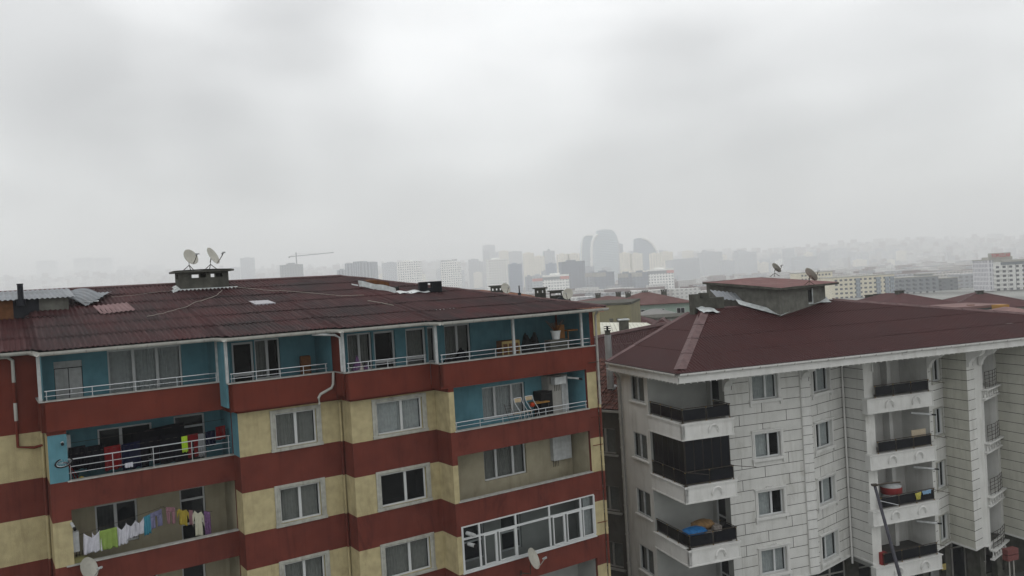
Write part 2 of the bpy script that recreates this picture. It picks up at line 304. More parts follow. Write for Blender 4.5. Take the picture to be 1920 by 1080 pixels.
def dish(fr, loc, az, tilt, rad, label, mount='tripod', mtilt=0, group=None, stand=.55, armlen=None):
    """dish facing direction az (degrees in fr, 0 = +x), bowl tilted up by tilt; loc = foot"""
    t = thing('satellite_dish', label, 'satellite dish', fr, loc, R(az), group)
    cx = 0.0; cz = stand + rad * .55
    axis = Vector((math.cos(R(tilt)), 0, math.sin(R(tilt)))); up = Vector((-math.sin(R(tilt)), 0, math.cos(R(tilt)))); sd_ = Vector((0, 1, 0)); c0 = Vector((.06, 0, cz))
    bowl = MB(); dp = rad * .17
    prof = [(rad * k / 8, dp * (k / 8) ** 2) for k in range(9)]
    T = lambda x, y, z: c0 + sd_ * x * .93 + up * y * 1.04 + axis * (z - dp * .4)
    bowl.lathe([(max(r_, .002), z) for r_, z in prof], 28, 0, T); bowl.lathe([(rad, dp), (rad * 1.03, dp * .98), (rad * 1.02, dp * .8), (rad * .9, dp * .62), (.002, -.02)], 28, 0, T)
    bowl.build('bowl', M['dish'], t, smooth=True)
    arm = MB(); foot = c0 - up * rad * .98 + axis * (-dp * .1); focus = c0 + axis * (armlen or rad * 1.25) - up * rad * .35
    arm.tube([c0 - axis * .03 - up * rad * .4, foot, foot + (focus - foot) * .5 - up * rad * .06, focus], .014 + rad * .012, 6); arm.build('arm', M['darksteel'] if mount == 'tripod' else M['pipe'], t)
    l = MB(); l.tube([focus - axis * .02, focus - axis * .13], .035, 8); l.tube([focus - axis * .02, focus + axis * .07 - up * .03], .028, 8); l.box(focus.x - .03, focus.x + .04, -.09, .09, focus.z - .03, focus.z + .03); l.build('receiver', M['pvcgrey'], t, smooth=False)
    mt = MB(); b0 = c0 - axis * .08
    if mount == 'tripod':
        kn = Vector((-.08, 0, stand * .62))
        for a, b in ((-.28, -.22), (-.28, .22), (.26, 0)): mt.tube([kn, (a, b, 0)], .018, 6); mt.box(a - .04, a + .04, b - .04, b + .04, 0, .012)
        mt.tube([kn, kn + Vector((0, 0, .12)), b0], .024, 6)
    else:
        mt.tube([(-mtilt, 0, stand * .2), (-.1, 0, stand * .2), (-.1, 0, stand * .8), b0], .025, 6); mt.box(-mtilt - .02, -mtilt, -.09, .09, stand * .2 - .09, stand * .2 + .09)
    mt.build('mount', M['darksteel'], t)
    return t
# ================================================================ ground
g = MB(); g.grid(80, 80, lambda a, b: (lambda x, y: (x, y, (0 if math.hypot(x, y) < 300 else -min(12, (math.hypot(x, y) - 300) * .02)) + max(0, min(1, (y - 2600) / 2200)) ** 1.0 * (60 + .03 * x + 14 * math.sin(x * .0023) + 7 * math.sin(x * .007 + 1))))(-9000 + 18000 * a, -200 + 11000 * b))
M['ground'] = mat('city_ground', (.26, .265, .25), .95, .35, .01)
struct(g.build('ground', M['ground'], smooth=True))
# ================================================================ building A (cream and brick red, left)
pa = at(445, 776, 31.3); A = Fr(pa.x, pa.y, 33.5)
bA = thing('apartment_building', 'cream and brick-red striped apartment block with teal balconies under a rusty corrugated roof', 'apartment building', A, (0, 0, 0))
def camZ(z):  # cream zone?
    for k in range(5):
        b = 13.75 - 3 * k
        if b < z < b + (1.7 if k == 0 else 1.6): return True
    return False
ZS = [13.75 - 3 * k for k in range(5)] + [15.45] + [13.75 - 3 * k + 1.6 for k in range(1, 5)]
WM = [M['cream'], M['red'], M['blue'], M['redtop']]
def mA(s, z): return 0 if camZ(z) else (3 if z > 15.4 else 1)
w = MB()
wall(w, (-16, 2.5), (-6.35, 2.5), 0, 18.4, zs=ZS, matf=mA)
wall(w, (-6.35, 2.5), (-6.35, .9), 0, 15.6, zs=ZS, matf=mA)
H1 = [(.6, 6.35, 13.72 - 3 * k, (15.6 if k == 0 else 12.72 - 3 * (k - 1))) for k in range(4)]
def mA1(s, z):
    if s > .25 and 13.75 < z < 15.45: return 2
    return mA(s, z)
w1 = MB(); wall(w1, (-6.35, .9), (0, .9), 0, 15.6, [(h[0], 6.345, h[2], h[3]) for h in H1], ZS, mA1, .15)
for v_ in (w,): pass
wall(w, (0, .9), (0, 0), 0, 15.6, zs=ZS, matf=lambda s, z: 2 if 13.75 < z < 15.45 else mA(s, z))
Hb2 = [(1.44, 3.12, 13.86 - 3 * k, 15.24 - 3 * k) for k in range(4)]
Hb3 = [(5.34 - 4.22, 7.44 - 4.22, 13.9 - 3 * k, 15.26 - 3 * k) for k in range(4)]
PW2 = wall(w, (0, 0), (4.22, 0), 0, 15.6, Hb2, ZS, mA)
wall(w, (4.22, 0), (4.22, -1), 0, 15.6, zs=ZS, matf=mA)
PW3 = wall(w, (4.22, -1), (8.08, -1), 0, 15.6, Hb3, ZS, mA)
wall(w, (8.08, -1), (8.08, -2.25), 0, 15.6, zs=ZS, matf=mA)
H4 = [(.25, 7.4, 13.74, 15.74), (.25, 7.4, 10.76, 12.72), (.22, 7.4, 7.8, 9.74), (.25, 7.4, 4.74, 6.72), (.25, 7.4, 1.74, 3.72)]
PW4 = wall(w, (8.08, -2.25), (16.05, -2.25), 0, 16.66, H4, ZS + [15.45], lambda s, z: 3 if (z > 15.45) else mA(s, z), .15)
wall(w, (16.05, -2.25), (16.05, 19), 0, 18.4, zs=ZS, matf=mA, holes=[(.02, 2.7, 16.66, 18.38)])
wall(w, (16.05, 19), (-16, 19), 0, 18.4, zs=ZS, matf=mA)
wall(w, (-16, 19), (-16, 2.5), 0, 18.4, zs=ZS, matf=mA)
w.v += []; k0 = len(w.v); w.v += w1.v; w.f += [tuple(i + k0 for i in f) for f in w1.f]; w.m += w1.m
w.build('wall', WM, bA)
# --- windows of the cream bays
for k in range(4):
    h = Hb2[k]; window(bA, PW2, *h, cols=(.5,), trim=.2, curt='full', cm=['curtaind', 'curtaind', 'curtaind', 'curtaind'][k])
    h = Hb3[k]; window(bA, PW3, *h, cols=(.55,), trim=.2, curt=['full', None, 'full', 'full'][k], cm=['curtain', 'curtain', 'curtaind', 'curtaind'][k])
# --- top floor: slab, parapets, partitions, back walls
sl = MB()
for a, b, y0 in ((-6.5, -.35, .75), (-.35, 3.9, -.4), (3.9, 7.75, -1.4), (7.75, 16.05, -2.247)): sl.box(a, b, y0 + .01, 3.0, 15.61, 15.74, 0)
sl.build('floor_slab', [M['redtop']], bA)
def par(pts, z0, z1, th=.14, red='redtop'):
    """parapet along a polyline (plan), outward to the right of its direction"""
    p = MB(); s = MB()
    for a, b in zip(pts, pts[1:]):
        P, L_ = plan(a, b); p.box(0, L_, -th, 0, z0, z1, 0, P); s.box(-.04, L_ + .04, -th - .03, .05, z1 + .002, z1 + .05, 0, P)
    o = p.build('balcony_parapet', M[red], bA); s.build('sill', M['sill'], o); return o
par([(-6.5, 2.495), (-6.5, .75), (-.36, .75)], 15.6, 16.66)
par([(-.35, .74), (-.35, -.4), (3.89, -.4)], 15.58, 16.66)
par([(3.9, -.41), (3.9, -1.4), (7.74, -1.4)], 15.58, 16.66)
par([(7.75, -1.41), (7.75, -2.253), (16.1, -2.253)], 15.72, 16.66)
def loggia(u0, u1, y0, y1, z0, z1, wm, holes=(), inner=None, matc='ceil', nm='loggia', left=None, right=None):
    m = MB(); P = wall(m, (u0, y1), (u1, y1), z0, z1, holes, matf=lambda s, z: 0)
    wall(m, (u0, y0 if left is None else left), (u0, y1), z0, z1, matf=lambda s, z: 0); wall(m, (u1, y1), (u1, y0 if right is None else right), z0, z1, matf=lambda s, z: 0)
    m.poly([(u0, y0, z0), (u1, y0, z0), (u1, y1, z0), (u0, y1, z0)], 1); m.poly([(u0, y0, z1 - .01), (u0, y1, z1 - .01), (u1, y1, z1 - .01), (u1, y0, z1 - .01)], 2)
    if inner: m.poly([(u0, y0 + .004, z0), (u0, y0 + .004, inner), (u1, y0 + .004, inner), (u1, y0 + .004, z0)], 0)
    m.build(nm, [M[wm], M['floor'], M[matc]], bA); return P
def rects(u0, y, lst):
    r_ = []
    for a, b, c, d in lst:
        p = onY(A, a, b, y); q = onY(A, c, d, y); r_.append((p.x - u0, q.x - u0, min(p.z, q.z), max(p.z, q.z)))
    return r_
ZT0, ZT1 = 15.75, 18.38
t1 = [(onY(A, 104, 740, 2.4).x + 6.38, onY(A, 157, 735, 2.4).x + 6.38, 15.76, 17.95), (onY(A, 203, 700, 2.4).x + 6.38, onY(A, 342, 690, 2.4).x + 6.38, 16.45, 18.2)]
P1 = loggia(-6.38, -.42, .9, 2.4, ZT0, ZT1, 'blue', t1, left=.75)
window(bA, P1, *t1[1], cols=(.34, .66), curt='full', cm='curtain', room=.5)
# white wardrobe-like double door
d = MB(); a, b, c, e = t1[0]
for x0, x1 in ((a + .02, (a + b) / 2 - .012), ((a + b) / 2 + .012, b - .02)):
    d.box(x0, x1, -.1, -.04, c, e - .28, 0, P1)
d.box(a, b, -.1, -.05, e - .25, e, 0, P1); d.box(a, b, -.14, -.12, c, e, 1, P1)
o = d.build('door', [M['pvcgrey'], M['black']], bA, bevel=.01)
hd = MB(); hd.box((a + b) / 2 + .05, (a + b) / 2 + .08, -.04, 0, c + 1, c + 1.15, 0, P1); hd.build('handle', M['steel'], o)
t2 = [(onY(A, 437, 700, 1.7).x + .28, onY(A, 478, 700, 1.7).x + .28, 15.8, 18.1), (onY(A, 480, 700, 1.7).x + .28, onY(A, 527, 690, 1.7).x + .28, 16.5, 18.15)]
P2 = loggia(-.28, 3.85, -.25, 1.7, ZT0, ZT1, 'blue', t2, left=-.4)
window(bA, P2, *t2[0], cols=(), rows=(.42,), curt=None, name='balcony_door', room=.5, fw=.09)
window(bA, P2, *t2[1], cols=(.5,), curt='left', cm='curtaind', room=.5)
t3 = []
for (x0, x1, zl) in ((652, 698, 16.5), (702, 742, 15.8), (762, 800, 15.8), (803, 818, 16.5), (835, 884, 16.5)):
    q0 = onY(A, x0, 660, .6).x - 4.02; q1 = onY(A, x1, 660, .6).x - 4.02; t3.append((max(q0, .05), q1, zl, 18.1))
P3 = loggia(4.02, 15.95, -1.3, .6, ZT0, ZT1, 'blue', t3, right=-2.2)
for i, h in enumerate(t3):
    window(bA, P3, *h, cols=(.5,) if i in (0, 4) else (), rows=(.42,) if i in (1, 2) else (), curt=['full', None, 'full', 'full', 'full'][i], cm='curtaind', name='balcony_door' if i in (1, 2) else 'window', room=.5, fw=.09 if i in (1, 2) else .07)
f4 = MB(); f4.box(7.8, 15.95, -2.1, -1.3, ZT0 - .01, ZT0 + .004); f4.build('floor_slab', M['floor'], bA)
# partition walls between the flats, with a plain end facing the street
for u, y0 in ((-.35, -.38), (3.935, -1.38)):
    p = MB(); p.box(u - .065, u + .065, y0 + .1, 2.4, 15.75, 18.38); p.build('partition_wall', M['blue' if u < 0 else 'redtop'], bA)
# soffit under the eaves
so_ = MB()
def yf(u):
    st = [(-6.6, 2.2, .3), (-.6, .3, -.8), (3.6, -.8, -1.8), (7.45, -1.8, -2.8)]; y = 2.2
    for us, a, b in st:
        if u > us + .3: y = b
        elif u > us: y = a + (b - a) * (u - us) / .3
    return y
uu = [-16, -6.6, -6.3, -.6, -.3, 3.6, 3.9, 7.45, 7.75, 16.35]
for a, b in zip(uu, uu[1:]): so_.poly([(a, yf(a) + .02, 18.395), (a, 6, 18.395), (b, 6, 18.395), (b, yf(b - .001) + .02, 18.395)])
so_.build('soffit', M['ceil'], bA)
# --- roof
RY, RZ, EZ = 8.9, 20.72, 18.5; UR = 8.1; UE = 16.45
def ymax(u): return RY if u <= UR else RY - (u - UR) * (RY + 2.8) / (UE - UR)
def roofz(u, y): f = yf(u); return EZ + (y - f) / (RY - f) * (RZ - EZ)
def roofhit(px, py):
    r = ray(px, py); lo, hi = 20.0, 60.0
    def gz(t): l = A.loc(EYE + r * t); return l.z - roofz(l.x, l.y), l
    t = 22.0; prev = gz(t)
    while t < 60:
        t += .25; c = gz(t)
        if prev[0] > 0 >= c[0]: break
        prev = c
    a, b = t - .25, t
    for _ in range(20):
        m_ = (a + b) / 2
        if gz(m_)[0] > 0: a = m_
        else: b = m_
    return gz(b)[1]
rf = MB(); WV = .177; NC = int((UE + 16) / WV) * 8; NR = 6
jit = {}
for r_ in range(NR):
    base = len(rf.v)
    for c in range(NC + 1):
        u = -16 + c * WV / 8; sh = int((u + 100) / (WV * 5.5)); f = yf(u); ym = ymax(u)
        j0 = jit.setdefault((r_, sh), random.uniform(-.006, .006)); j1 = jit.setdefault((r_ + 1, sh), random.uniform(-.006, .006))
        for tt, lift in ((r_ / NR + (j0 if r_ else 0), .034), (((r_ + 1) / NR + j1 + .012) if r_ < NR - 1 else 1, .004)):
            y = min(f + (RY - f) * tt - (.1 if r_ == 0 and lift > .01 else 0), ym)
            lf = lift + jit.setdefault((r_, sh, 'l'), random.uniform(-.004, .008))
            rf.v.append((u, y, roofz(u, y) + lf + .024 * math.sin(c * math.pi / 4)))
    for c in range(NC):
        k = base + c * 2
        if rf.v[k][1] >= rf.v[k + 1][1] - .01 and rf.v[k + 2][1] >= rf.v[k + 3][1] - .01: continue
        rf.f.append((k, k + 2, k + 3, k + 1)); rf.m.append(0)
rf.poly([(UR, RY, RZ), (UE, -2.8, EZ), (UE, 20.6, EZ)], 0)
rf.poly([(-16, RY, RZ), (UR, RY, RZ), (UE, 20.6, EZ), (-16, 20.6, EZ)], 0)
rf.poly([(-16, 2.2, EZ - .1), (-16, RY, RZ), (-16, 20.6, EZ)], 0)
roofA = rf.build('roof', [M['roofA']], bA, smooth=False)
cp = MB(); cp.tube([(-16, RY, RZ + .02), (UR, RY, RZ + .03)], .07, 8); cp.tube([(UR + (UE - UR) * k / 30, ymax(UR + (UE - UR) * k / 30) + .02, roofz(UR + (UE - UR) * k / 30, ymax(UR + (UE - UR) * k / 30)) + .03 + random.uniform(-.02, .02)) for k in range(31)], .07, 6)
cp.build('ridge_cap', M['cap'], roofA)
# --- gutter
def gutter(mb, pts, r=.085, z=18.42, m=0):
    for a, b in zip(pts, pts[1:]):
        P, L_ = plan(a, b); n = 8
        prof = [(r * 1.15 * math.cos(math.pi + math.pi * k / n) + r, r * 1.25 * math.sin(math.pi + math.pi * k / n)) for k in range(n + 1)]
        prof = [(o, z_ + z) for o, z_ in prof]; prof = [(prof[0][0], z + .03)] + prof + [(prof[-1][0], z + .03)]
        for (o1, z1), (o2, z2) in zip(prof, prof[1:]):
            mb.poly([P(0, o1, z1), P(L_, o1, z1), P(L_, o2, z2), P(0, o2, z2)], m)
        s = .4
        while s < L_:
            for (o1, z1), (o2, z2) in zip(prof[1:-1], prof[2:-1]):
                c = r; k = 1.08
                mb.poly([P(s, (o1 - c) * k + c, (z1 - z) * k + z), P(s + .045, (o1 - c) * k + c, (z1 - z) * k + z), P(s + .045, (o2 - c) * k + c, (z2 - z) * k + z), P(s, (o2 - c) * k + c, (z2 - z) * k + z)], m + 1)
            s += 1.0
gt = MB(); gutter(gt, [(-16, 2.2), (-6.6, 2.2), (-6.45, .3), (-.6, .3), (-.45, -.8), (3.55, -.8), (3.75, -1.8), (7.4, -1.8), (7.65, -2.8), (16.45, -2.8)])
gt.build('gutter', [M['gutter'], M['pipe']], bA, smooth=False)
# --- balcony openings below
def lowloggia(u0, u1, yfr, depth, k, wm, holes):
    z0 = 12.85 - 3 * k; z1 = (15.6 if yfr > 0 else 15.74) if k == 0 else 12.72 - 3 * (k - 1)
    return loggia(u0, u1, yfr + .15, yfr + depth, z0, z1, wm, holes, inner=13.72 - 3 * k)
YB = 2.7
def hz(x0, x1, y, px_y, zl, zh, u0): return (onY(A, x0, px_y, y).x - u0, onY(A, x1, px_y, y).x - u0, zl, zh)
h = [hz(182, 285, YB, 800, 13.7, 15.2, -5.75), hz(326, 384, YB, 790, 12.9, 15.3, -5.75)]
Pa = lowloggia(-5.75, -.005, .9, YB - .9, 0, 'blue', h)
window(bA, Pa, *h[0], cols=(.42,), curt=None, gm='darkglass', room=.5); window(bA, Pa, *h[1], cols=(), rows=(.4, .8), curt=None, name='balcony_door', gm='darkglass', room=.5)
h = [hz(178, 258, YB, 960, 10.7, 12.3, -5.75), hz(338, 386, YB, 950, 9.9, 12.35, -5.75)]
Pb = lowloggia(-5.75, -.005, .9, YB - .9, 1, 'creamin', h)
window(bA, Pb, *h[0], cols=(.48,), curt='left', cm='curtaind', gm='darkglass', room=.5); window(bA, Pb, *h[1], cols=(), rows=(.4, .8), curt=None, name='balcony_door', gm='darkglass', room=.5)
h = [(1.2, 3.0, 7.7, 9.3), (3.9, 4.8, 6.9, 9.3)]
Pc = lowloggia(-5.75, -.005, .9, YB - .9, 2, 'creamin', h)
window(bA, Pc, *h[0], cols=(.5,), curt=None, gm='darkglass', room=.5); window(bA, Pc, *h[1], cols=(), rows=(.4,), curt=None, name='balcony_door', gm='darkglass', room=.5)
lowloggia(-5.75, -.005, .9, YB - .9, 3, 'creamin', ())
Y4 = -.75
h = [hz(904, 985, Y4, 740, 13.72, 15.22, 8.33)]
Pd = lowloggia(8.33, 15.48, -2.25, 1.5, 0, 'blue', h); window(bA, Pd, *h[0], cols=(.3, .7), curt='full', cm='curtain', room=.5)
h = [hz(907, 987, Y4, 860, 10.98, 12.4, 8.33)]
Pe = lowloggia(8.33, 15.48, -2.25, 1.5, 1, 'creamin', h); window(bA, Pe, *h[0], cols=(.3, .7), curt='full', cm='curtaind', room=.5)
h = [(.9, 2.0, 7.6, 9.3), (2.9, 4.0, 7.6, 9.3)]
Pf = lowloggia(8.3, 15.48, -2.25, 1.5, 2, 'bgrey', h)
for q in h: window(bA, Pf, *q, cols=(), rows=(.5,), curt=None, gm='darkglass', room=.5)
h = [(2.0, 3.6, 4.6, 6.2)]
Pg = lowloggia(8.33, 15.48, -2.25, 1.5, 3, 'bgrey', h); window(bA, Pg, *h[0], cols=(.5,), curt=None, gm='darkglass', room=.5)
# --- sills on the lower parapets
for k in range(3):
    s = MB(); s.box(-6.0 if k else -5.8, 0, .84, 1.08, 13.722 - 3 * k, 13.77 - 3 * k); s.build('sill', M['sill'], bA)
for k in (0, 1, 3):
    s = MB(); s.box(8.28, 15.5, -2.31, -2.07, 13.742 - 3 * k + (.02 if k else 0), 13.79 - 3 * k + (.02 if k else 0)); s.build('sill', M['sill'], bA)
# --- glazed enclosure of the third balcony
gz_ = MB(); a, b, c, e = .22, 7.4, 7.8, 9.74; tz = c + (e - c) * .72
def gb(s0, s1, z0, z1, o0=-.05, o1=.02): gz_.box(s0, s1, o0, o1, z0, z1, 0, PW4)
gb(a, b, c, c + .07); gb(a, b, e - .06, e); gb(a + .05, b - .05, tz - .045, tz + .045, -.048, .018)
for f_ in (0, .115, .375, .63, .88, .992): gb(a + (b - a) * f_, a + (b - a) * f_ + .09, c + .07, e - .06, -.052, .024)
for f_ in (.235, .75): gb(a + (b - a) * f_, a + (b - a) * f_ + .06, c + .07, tz - .035, -.05, .02)
for f0, f1 in ((.15, .235), (.255, .375), (.66, .75), (.77, .88), (.90, .99)):
    x0, x1 = a + (b - a) * f0, a + (b - a) * f1 - .01
    for q in ((x0, x0 + .05, c + .075, tz - .04), (x1 - .05, x1, c + .075, tz - .04)): gb(*q, -.04, .04)
    gb(x0 + .05, x1 - .05, c + .075, c + .12, -.04, .04); gb(x0 + .05, x1 - .05, tz - .085, tz - .04, -.04, .04)
gb(a - .04, b + .04, c - .06, c - .005, -.1, .07)
en = gz_.build('glazed_enclosure', M['pvc'], bA, bevel=.006)
p_ = MB(); p_.poly([PW4(a, -.02, c), PW4(b, -.02, c), PW4(b, -.02, e), PW4(a, -.02, e)]); p_.build('pane', M['glass'], en)
cu = MB(); folds(cu, PW4, 6.9, 7.35, 7.85, 9.7, -.25, .03); cu.build('curtain', M['curtain'], en, smooth=True)
# --- posts and railings
def post(u, y, z0=16.7, z1=18.39, r=.055):
    p = MB(); p.box(u - r, u + r, y - r, y + r, z0, z1); p.build('post', M['pvcgrey'], bA, bevel=.01)
for px, y in ((72, .83), (425, -.3), (408, .83), (645, -1.32), (820, -2.17), (966, -2.17), (1094, -2.17)):
    post(onY(A, px, 690, y).x, y)
def rail(pts, z0, hs, step=1.0, r=.019, pr=.015):
    m = MB()
    for a, b in zip(pts, pts[1:]):
        P, L_ = plan(a, b)
        for i, hh in enumerate(hs): m.tube([P(0, 0, z0 + hh), P(L_, 0, z0 + hh)], r if i == len(hs) - 1 else r * .6, 8)
        n = max(1, int(L_ / step + .5))
        for k in range(n + 1):
            s = .06 + (L_ - .12) * k / n; m.tube([P(s, 0, z0), P(s, 0, z0 + hs[-1])], pr, 6)
            m.tube([P(s, 0, z0), P(s, 0, z0 + .02)], pr * 2.2, 8)
    return m.build('railing', M['steel'], bA)
rail([(-6.35, .83), (-.45, .83)], 16.71, (.15, .33), 1.5)
rail([(-.28, -.33), (3.6, -.33)], 16.71, (.15, .33))
rail([(4.05, -1.33), (7.6, -1.33)], 16.71, (.15, .33))
rail([(7.85, -2.17), (15.95, -2.17)], 16.71, (.15, .33), 1.3)
rail([(-5.75, .97), (-.1, .97)], 13.77, (.25, .48, .74), 1.42)
rail([(8.35, -2.18), (15.45, -2.18)], 13.79, (.16, .33), 1.1)
# --- rainwater pipes, painted over in the wall's bands
def dpipe(pts, r=.05, band=None, mats=('pipe',)):
    m = MB()
    if band is None:
        m.tube(pts, r, 8)
    else:
        (x, y, z0), (_, _, z1) = pts
        zz = sorted({z0, z1} | {z for z in ZS if z1 < z < z0} if z1 < z0 else {z0, z1})
        for a, b in zip(zz, zz[1:]): m.tube([(x, y, a), (x, y, b)], r, 8, band((a + b) / 2), cap=False)
        z = min(z0, z1) + .5
        while z < max(z0, z1): m.tube([(x, y, z), (x, y, z + .06)], r * 1.2, 8, band(z + .03)); z += 1.5
    return m.build('downpipe', [M[k] for k in mats], bA, smooth=False)
bnd = lambda z: 0 if camZ(z) else 1
dpipe([(-6.42, 2.42, 15.4), (-6.42, 2.42, 0)], .055, bnd, ('cream', 'red'))
x0 = onY(A, 26, 720, 2.45).x
dpipe([(x0 - .5, 2.3, 18.3), (x0 - .15, 2.35, 18.28), (x0, 2.42, 18.15), (x0, 2.42, 17.35)], .06, mats=('gutter',))
dpipe([(x0, 2.42, 17.35), (x0, 2.42, 16.6)], .055, mats=('redtop',)); dpipe([(x0, 2.42, 16.6), (x0, 2.42, 15.95)], .06, mats=('gutter',)); dpipe([(x0, 2.42, 15.95), (x0, 2.42, 15.0), (x0 + .5, 2.42, 14.9), (-6.42, 2.4, 14.95)], .05, mats=('redtop',))
dpipe([(4.13, -.08, 15.4), (4.13, -.08, 0)], .05, bnd, ('cream', 'red'))
dpipe([(2.9, -.75, 18.3), (3.7, -1.1, 18.22), (3.82, -1.35, 18.1), (3.82, -1.35, 16.75)], .05, mats=('pvcgrey',))
dpipe([(3.78, -.5, 16.68), (3.74, -.5, 16.2), (3.66, -.5, 16.05), (3.2, -.46, 15.85), (3.12, -.44, 15.72), (3.14, -.44, 15.45)], .055, mats=('gutter',))
dpipe([(16.12, -2.55, 18.35), (16.12, -2.35, 18.1), (16.12, -2.35, 13.9)], .055, mats=('pipe',))
dpipe([(16.12, -2.32, 13.9), (16.12, -2.32, 0)], .06, bnd, ('cream', 'red'))
for z in (12.0, 15.9, 13.35, 9.9, 8.35):
    b_ = MB(); b_.tube([(15.6, -2.28, z), (16.1, -2.4, z + .02)], .018, 6); b_.build('pipe_bracket', M['redtop'] if z < 14 else M['darksteel'], bA)
# ================================================================ building B (white, right)
pb = at(1430, 760, 42.0); B = Fr(pb.x, pb.y, 19.1)
bB = thing('apartment_building', 'white block-jointed apartment building with black glass balcony rails under a dark maroon hipped roof', 'apartment building', B, (0, 0, 0))
DZ = 3.03; ZB, ZTB = 3.5, 15.0
wb = MB()
def joints(P, L_, z0, z1, holes, brick, pad=.22):
    z = z1 - .38; i = 0
    while z > z0 + .1:
        segs = [(0.0, L_)]
        for h in holes:
            if h[2] - .3 < z < h[3] + .3:
                ns = []
                for a, b in segs:
                    if h[0] - pad > a: ns.append((a, min(b, h[0] - pad)))
                    if h[1] + pad < b: ns.append((max(a, h[1] + pad), b))
                segs = ns
        for a, b in segs:
            if b - a > .05: wb.box(a, b, -.01, .004, z - .015, z + .015, 2, P)
        if brick:
            x = .8 if i % 2 else 2.2
            while x < L_ - .2:
                if not any(h[2] - .1 < z + .28 < h[3] + .05 for h in holes): wb.box(x - .015, x + .015, -.01, .0035, z + .015, z + .545, 2, P)
                x += 2.9
        z -= .56; i += 1
def jwall(p0, p1, holes=(), brick=False, m=0, z0=ZB, z1=ZTB, jt=True):
    P = wall(wb, p0, p1, z0, z1, holes, matf=lambda s, z: m, depth=.2)
    if jt: joints(P, plan(p0, p1)[1], z0, z1, holes, brick)
    return P
W = {1: (-2.27, 0), 2: (2.9, 0), 3: (6.3, 1.32), 4: (6.3, -.3), 5: (10.8, -.3), 6: (12.55, .38), 7: (12.55, -1.27), 8: (13.4, -1.0), 9: (13.7, -1.1), 10: (16.3, .05), 11: (16.3, -2.0), 12: (20.5, -2.0)}
rows = [DZ * k for k in range(4)]
Hm = [(1.66, 3.24, 13.05 - d_, 14.33 - d_) for d_ in rows]
P12 = jwall(W[1], W[2], Hm, True)
for i, h in enumerate(Hm): window(bB, P12, *h, cols=(.57,), trim=.16, hood=True, curt=['full', 'left', 'left', 'full'][i], cm='curtain', off=-.14, room=.8)
a = face_sz(B, 1525, 740, W[2], W[3]); b = face_sz(B, 1553, 690, W[2], W[3])
Hn = [(a[0], b[0], a[1] + .05 - d_, 14.35 - d_) for d_ in rows]
P23 = jwall(W[2], W[3], Hn, True)
for h in Hn: window(bB, P23, *h, cols=(.36,), trim=.13, hood=True, curt='right', cm='curtain', off=-.14, room=.8)
jwall(W[3], W[4], m=0)
H2 = [(.62, 4.45, 12.44 - d_, (14.72 if k == 0 else 14.72 - d_)) for k, d_ in enumerate(rows)]
P45 = wall(wb, W[4], W[5], ZB - .6, ZTB, H2, matf=lambda s, z: 0, depth=.15)
Hw = [(.45, 1.55, 12.85 - d_, 14.35 - d_) for d_ in rows]
P56 = jwall(W[5], W[6], Hw)
for h in Hw: window(bB, P56, *h, cols=(.5,), curt='full', cm='curtaind', off=-.1, room=.6, trim=.07)
jwall(W[6], W[7], m=1); jwall(W[7], W[8]); jwall(W[8], W[9], jt=False)
Hf = [(.42, 2.42, 12.35 - d_, 14.6 - d_) for d_ in rows]
P910 = wall(wb, W[9], W[10], ZB, ZTB, Hf, matf=lambda s, z: 0, depth=.75)
for h in Hf:
    window(bB, P910, *h, cols=(.42,), curt='right', cm='curtaind', name='french_window', off=-.68, room=.6, fw=.06)
    rl = MB()
    for zz in (.06, .3, .5, .7, .9): rl.tube([P910(h[0] - .05, .12, h[2] + zz), P910((h[0] + h[1]) / 2, .22, h[2] + zz), P910(h[1] + .05, .12, h[2] + zz)], .014, 6)
    for f_ in (0, .25, .5, .75, 1): rl.tube([P910(h[0] + (h[1] - h[0]) * f_, .12 + .1 * math.sin(f_ * math.pi), h[2] - .02), P910(h[0] + (h[1] - h[0]) * f_, .12 + .1 * math.sin(f_ * math.pi), h[2] + .92)], .014, 6)
    rl.build('railing', M['darksteel'], bB)
    bl = MB(); bl.box(h[0] - .25, h[1] + .2, -.02, .3, h[2] - .12, h[2] - .03, 0, P910); bl.box(h[0] - .25, h[1] + .2, -.02, .2, h[2] - .62, h[2] - .55, 0, P910)
    for j in range(6):
        s = h[0] - .05 + (h[1] - h[0] + .1) * j / 5; bl.lathe([(.035, 0), (.06, .1), (.03, .22), (.055, .34), (.035, .42)], 8, 0, lambda x, y, z, s=s, h=h: (P910(s + x, .1 + y, h[2] - .55 + z)))
    bl.build('baluster_panel', M['whitetrim'], bB)
jwall(W[10], W[11], m=1); P1112 = jwall(W[11], W[12], m=1)
wall(wb, W[12], (20.5, 12), 0, ZTB, matf=lambda s, z: 0); wall(wb, (20.5, 12), (-1.2, 12), 0, ZTB, matf=lambda s, z: 0)
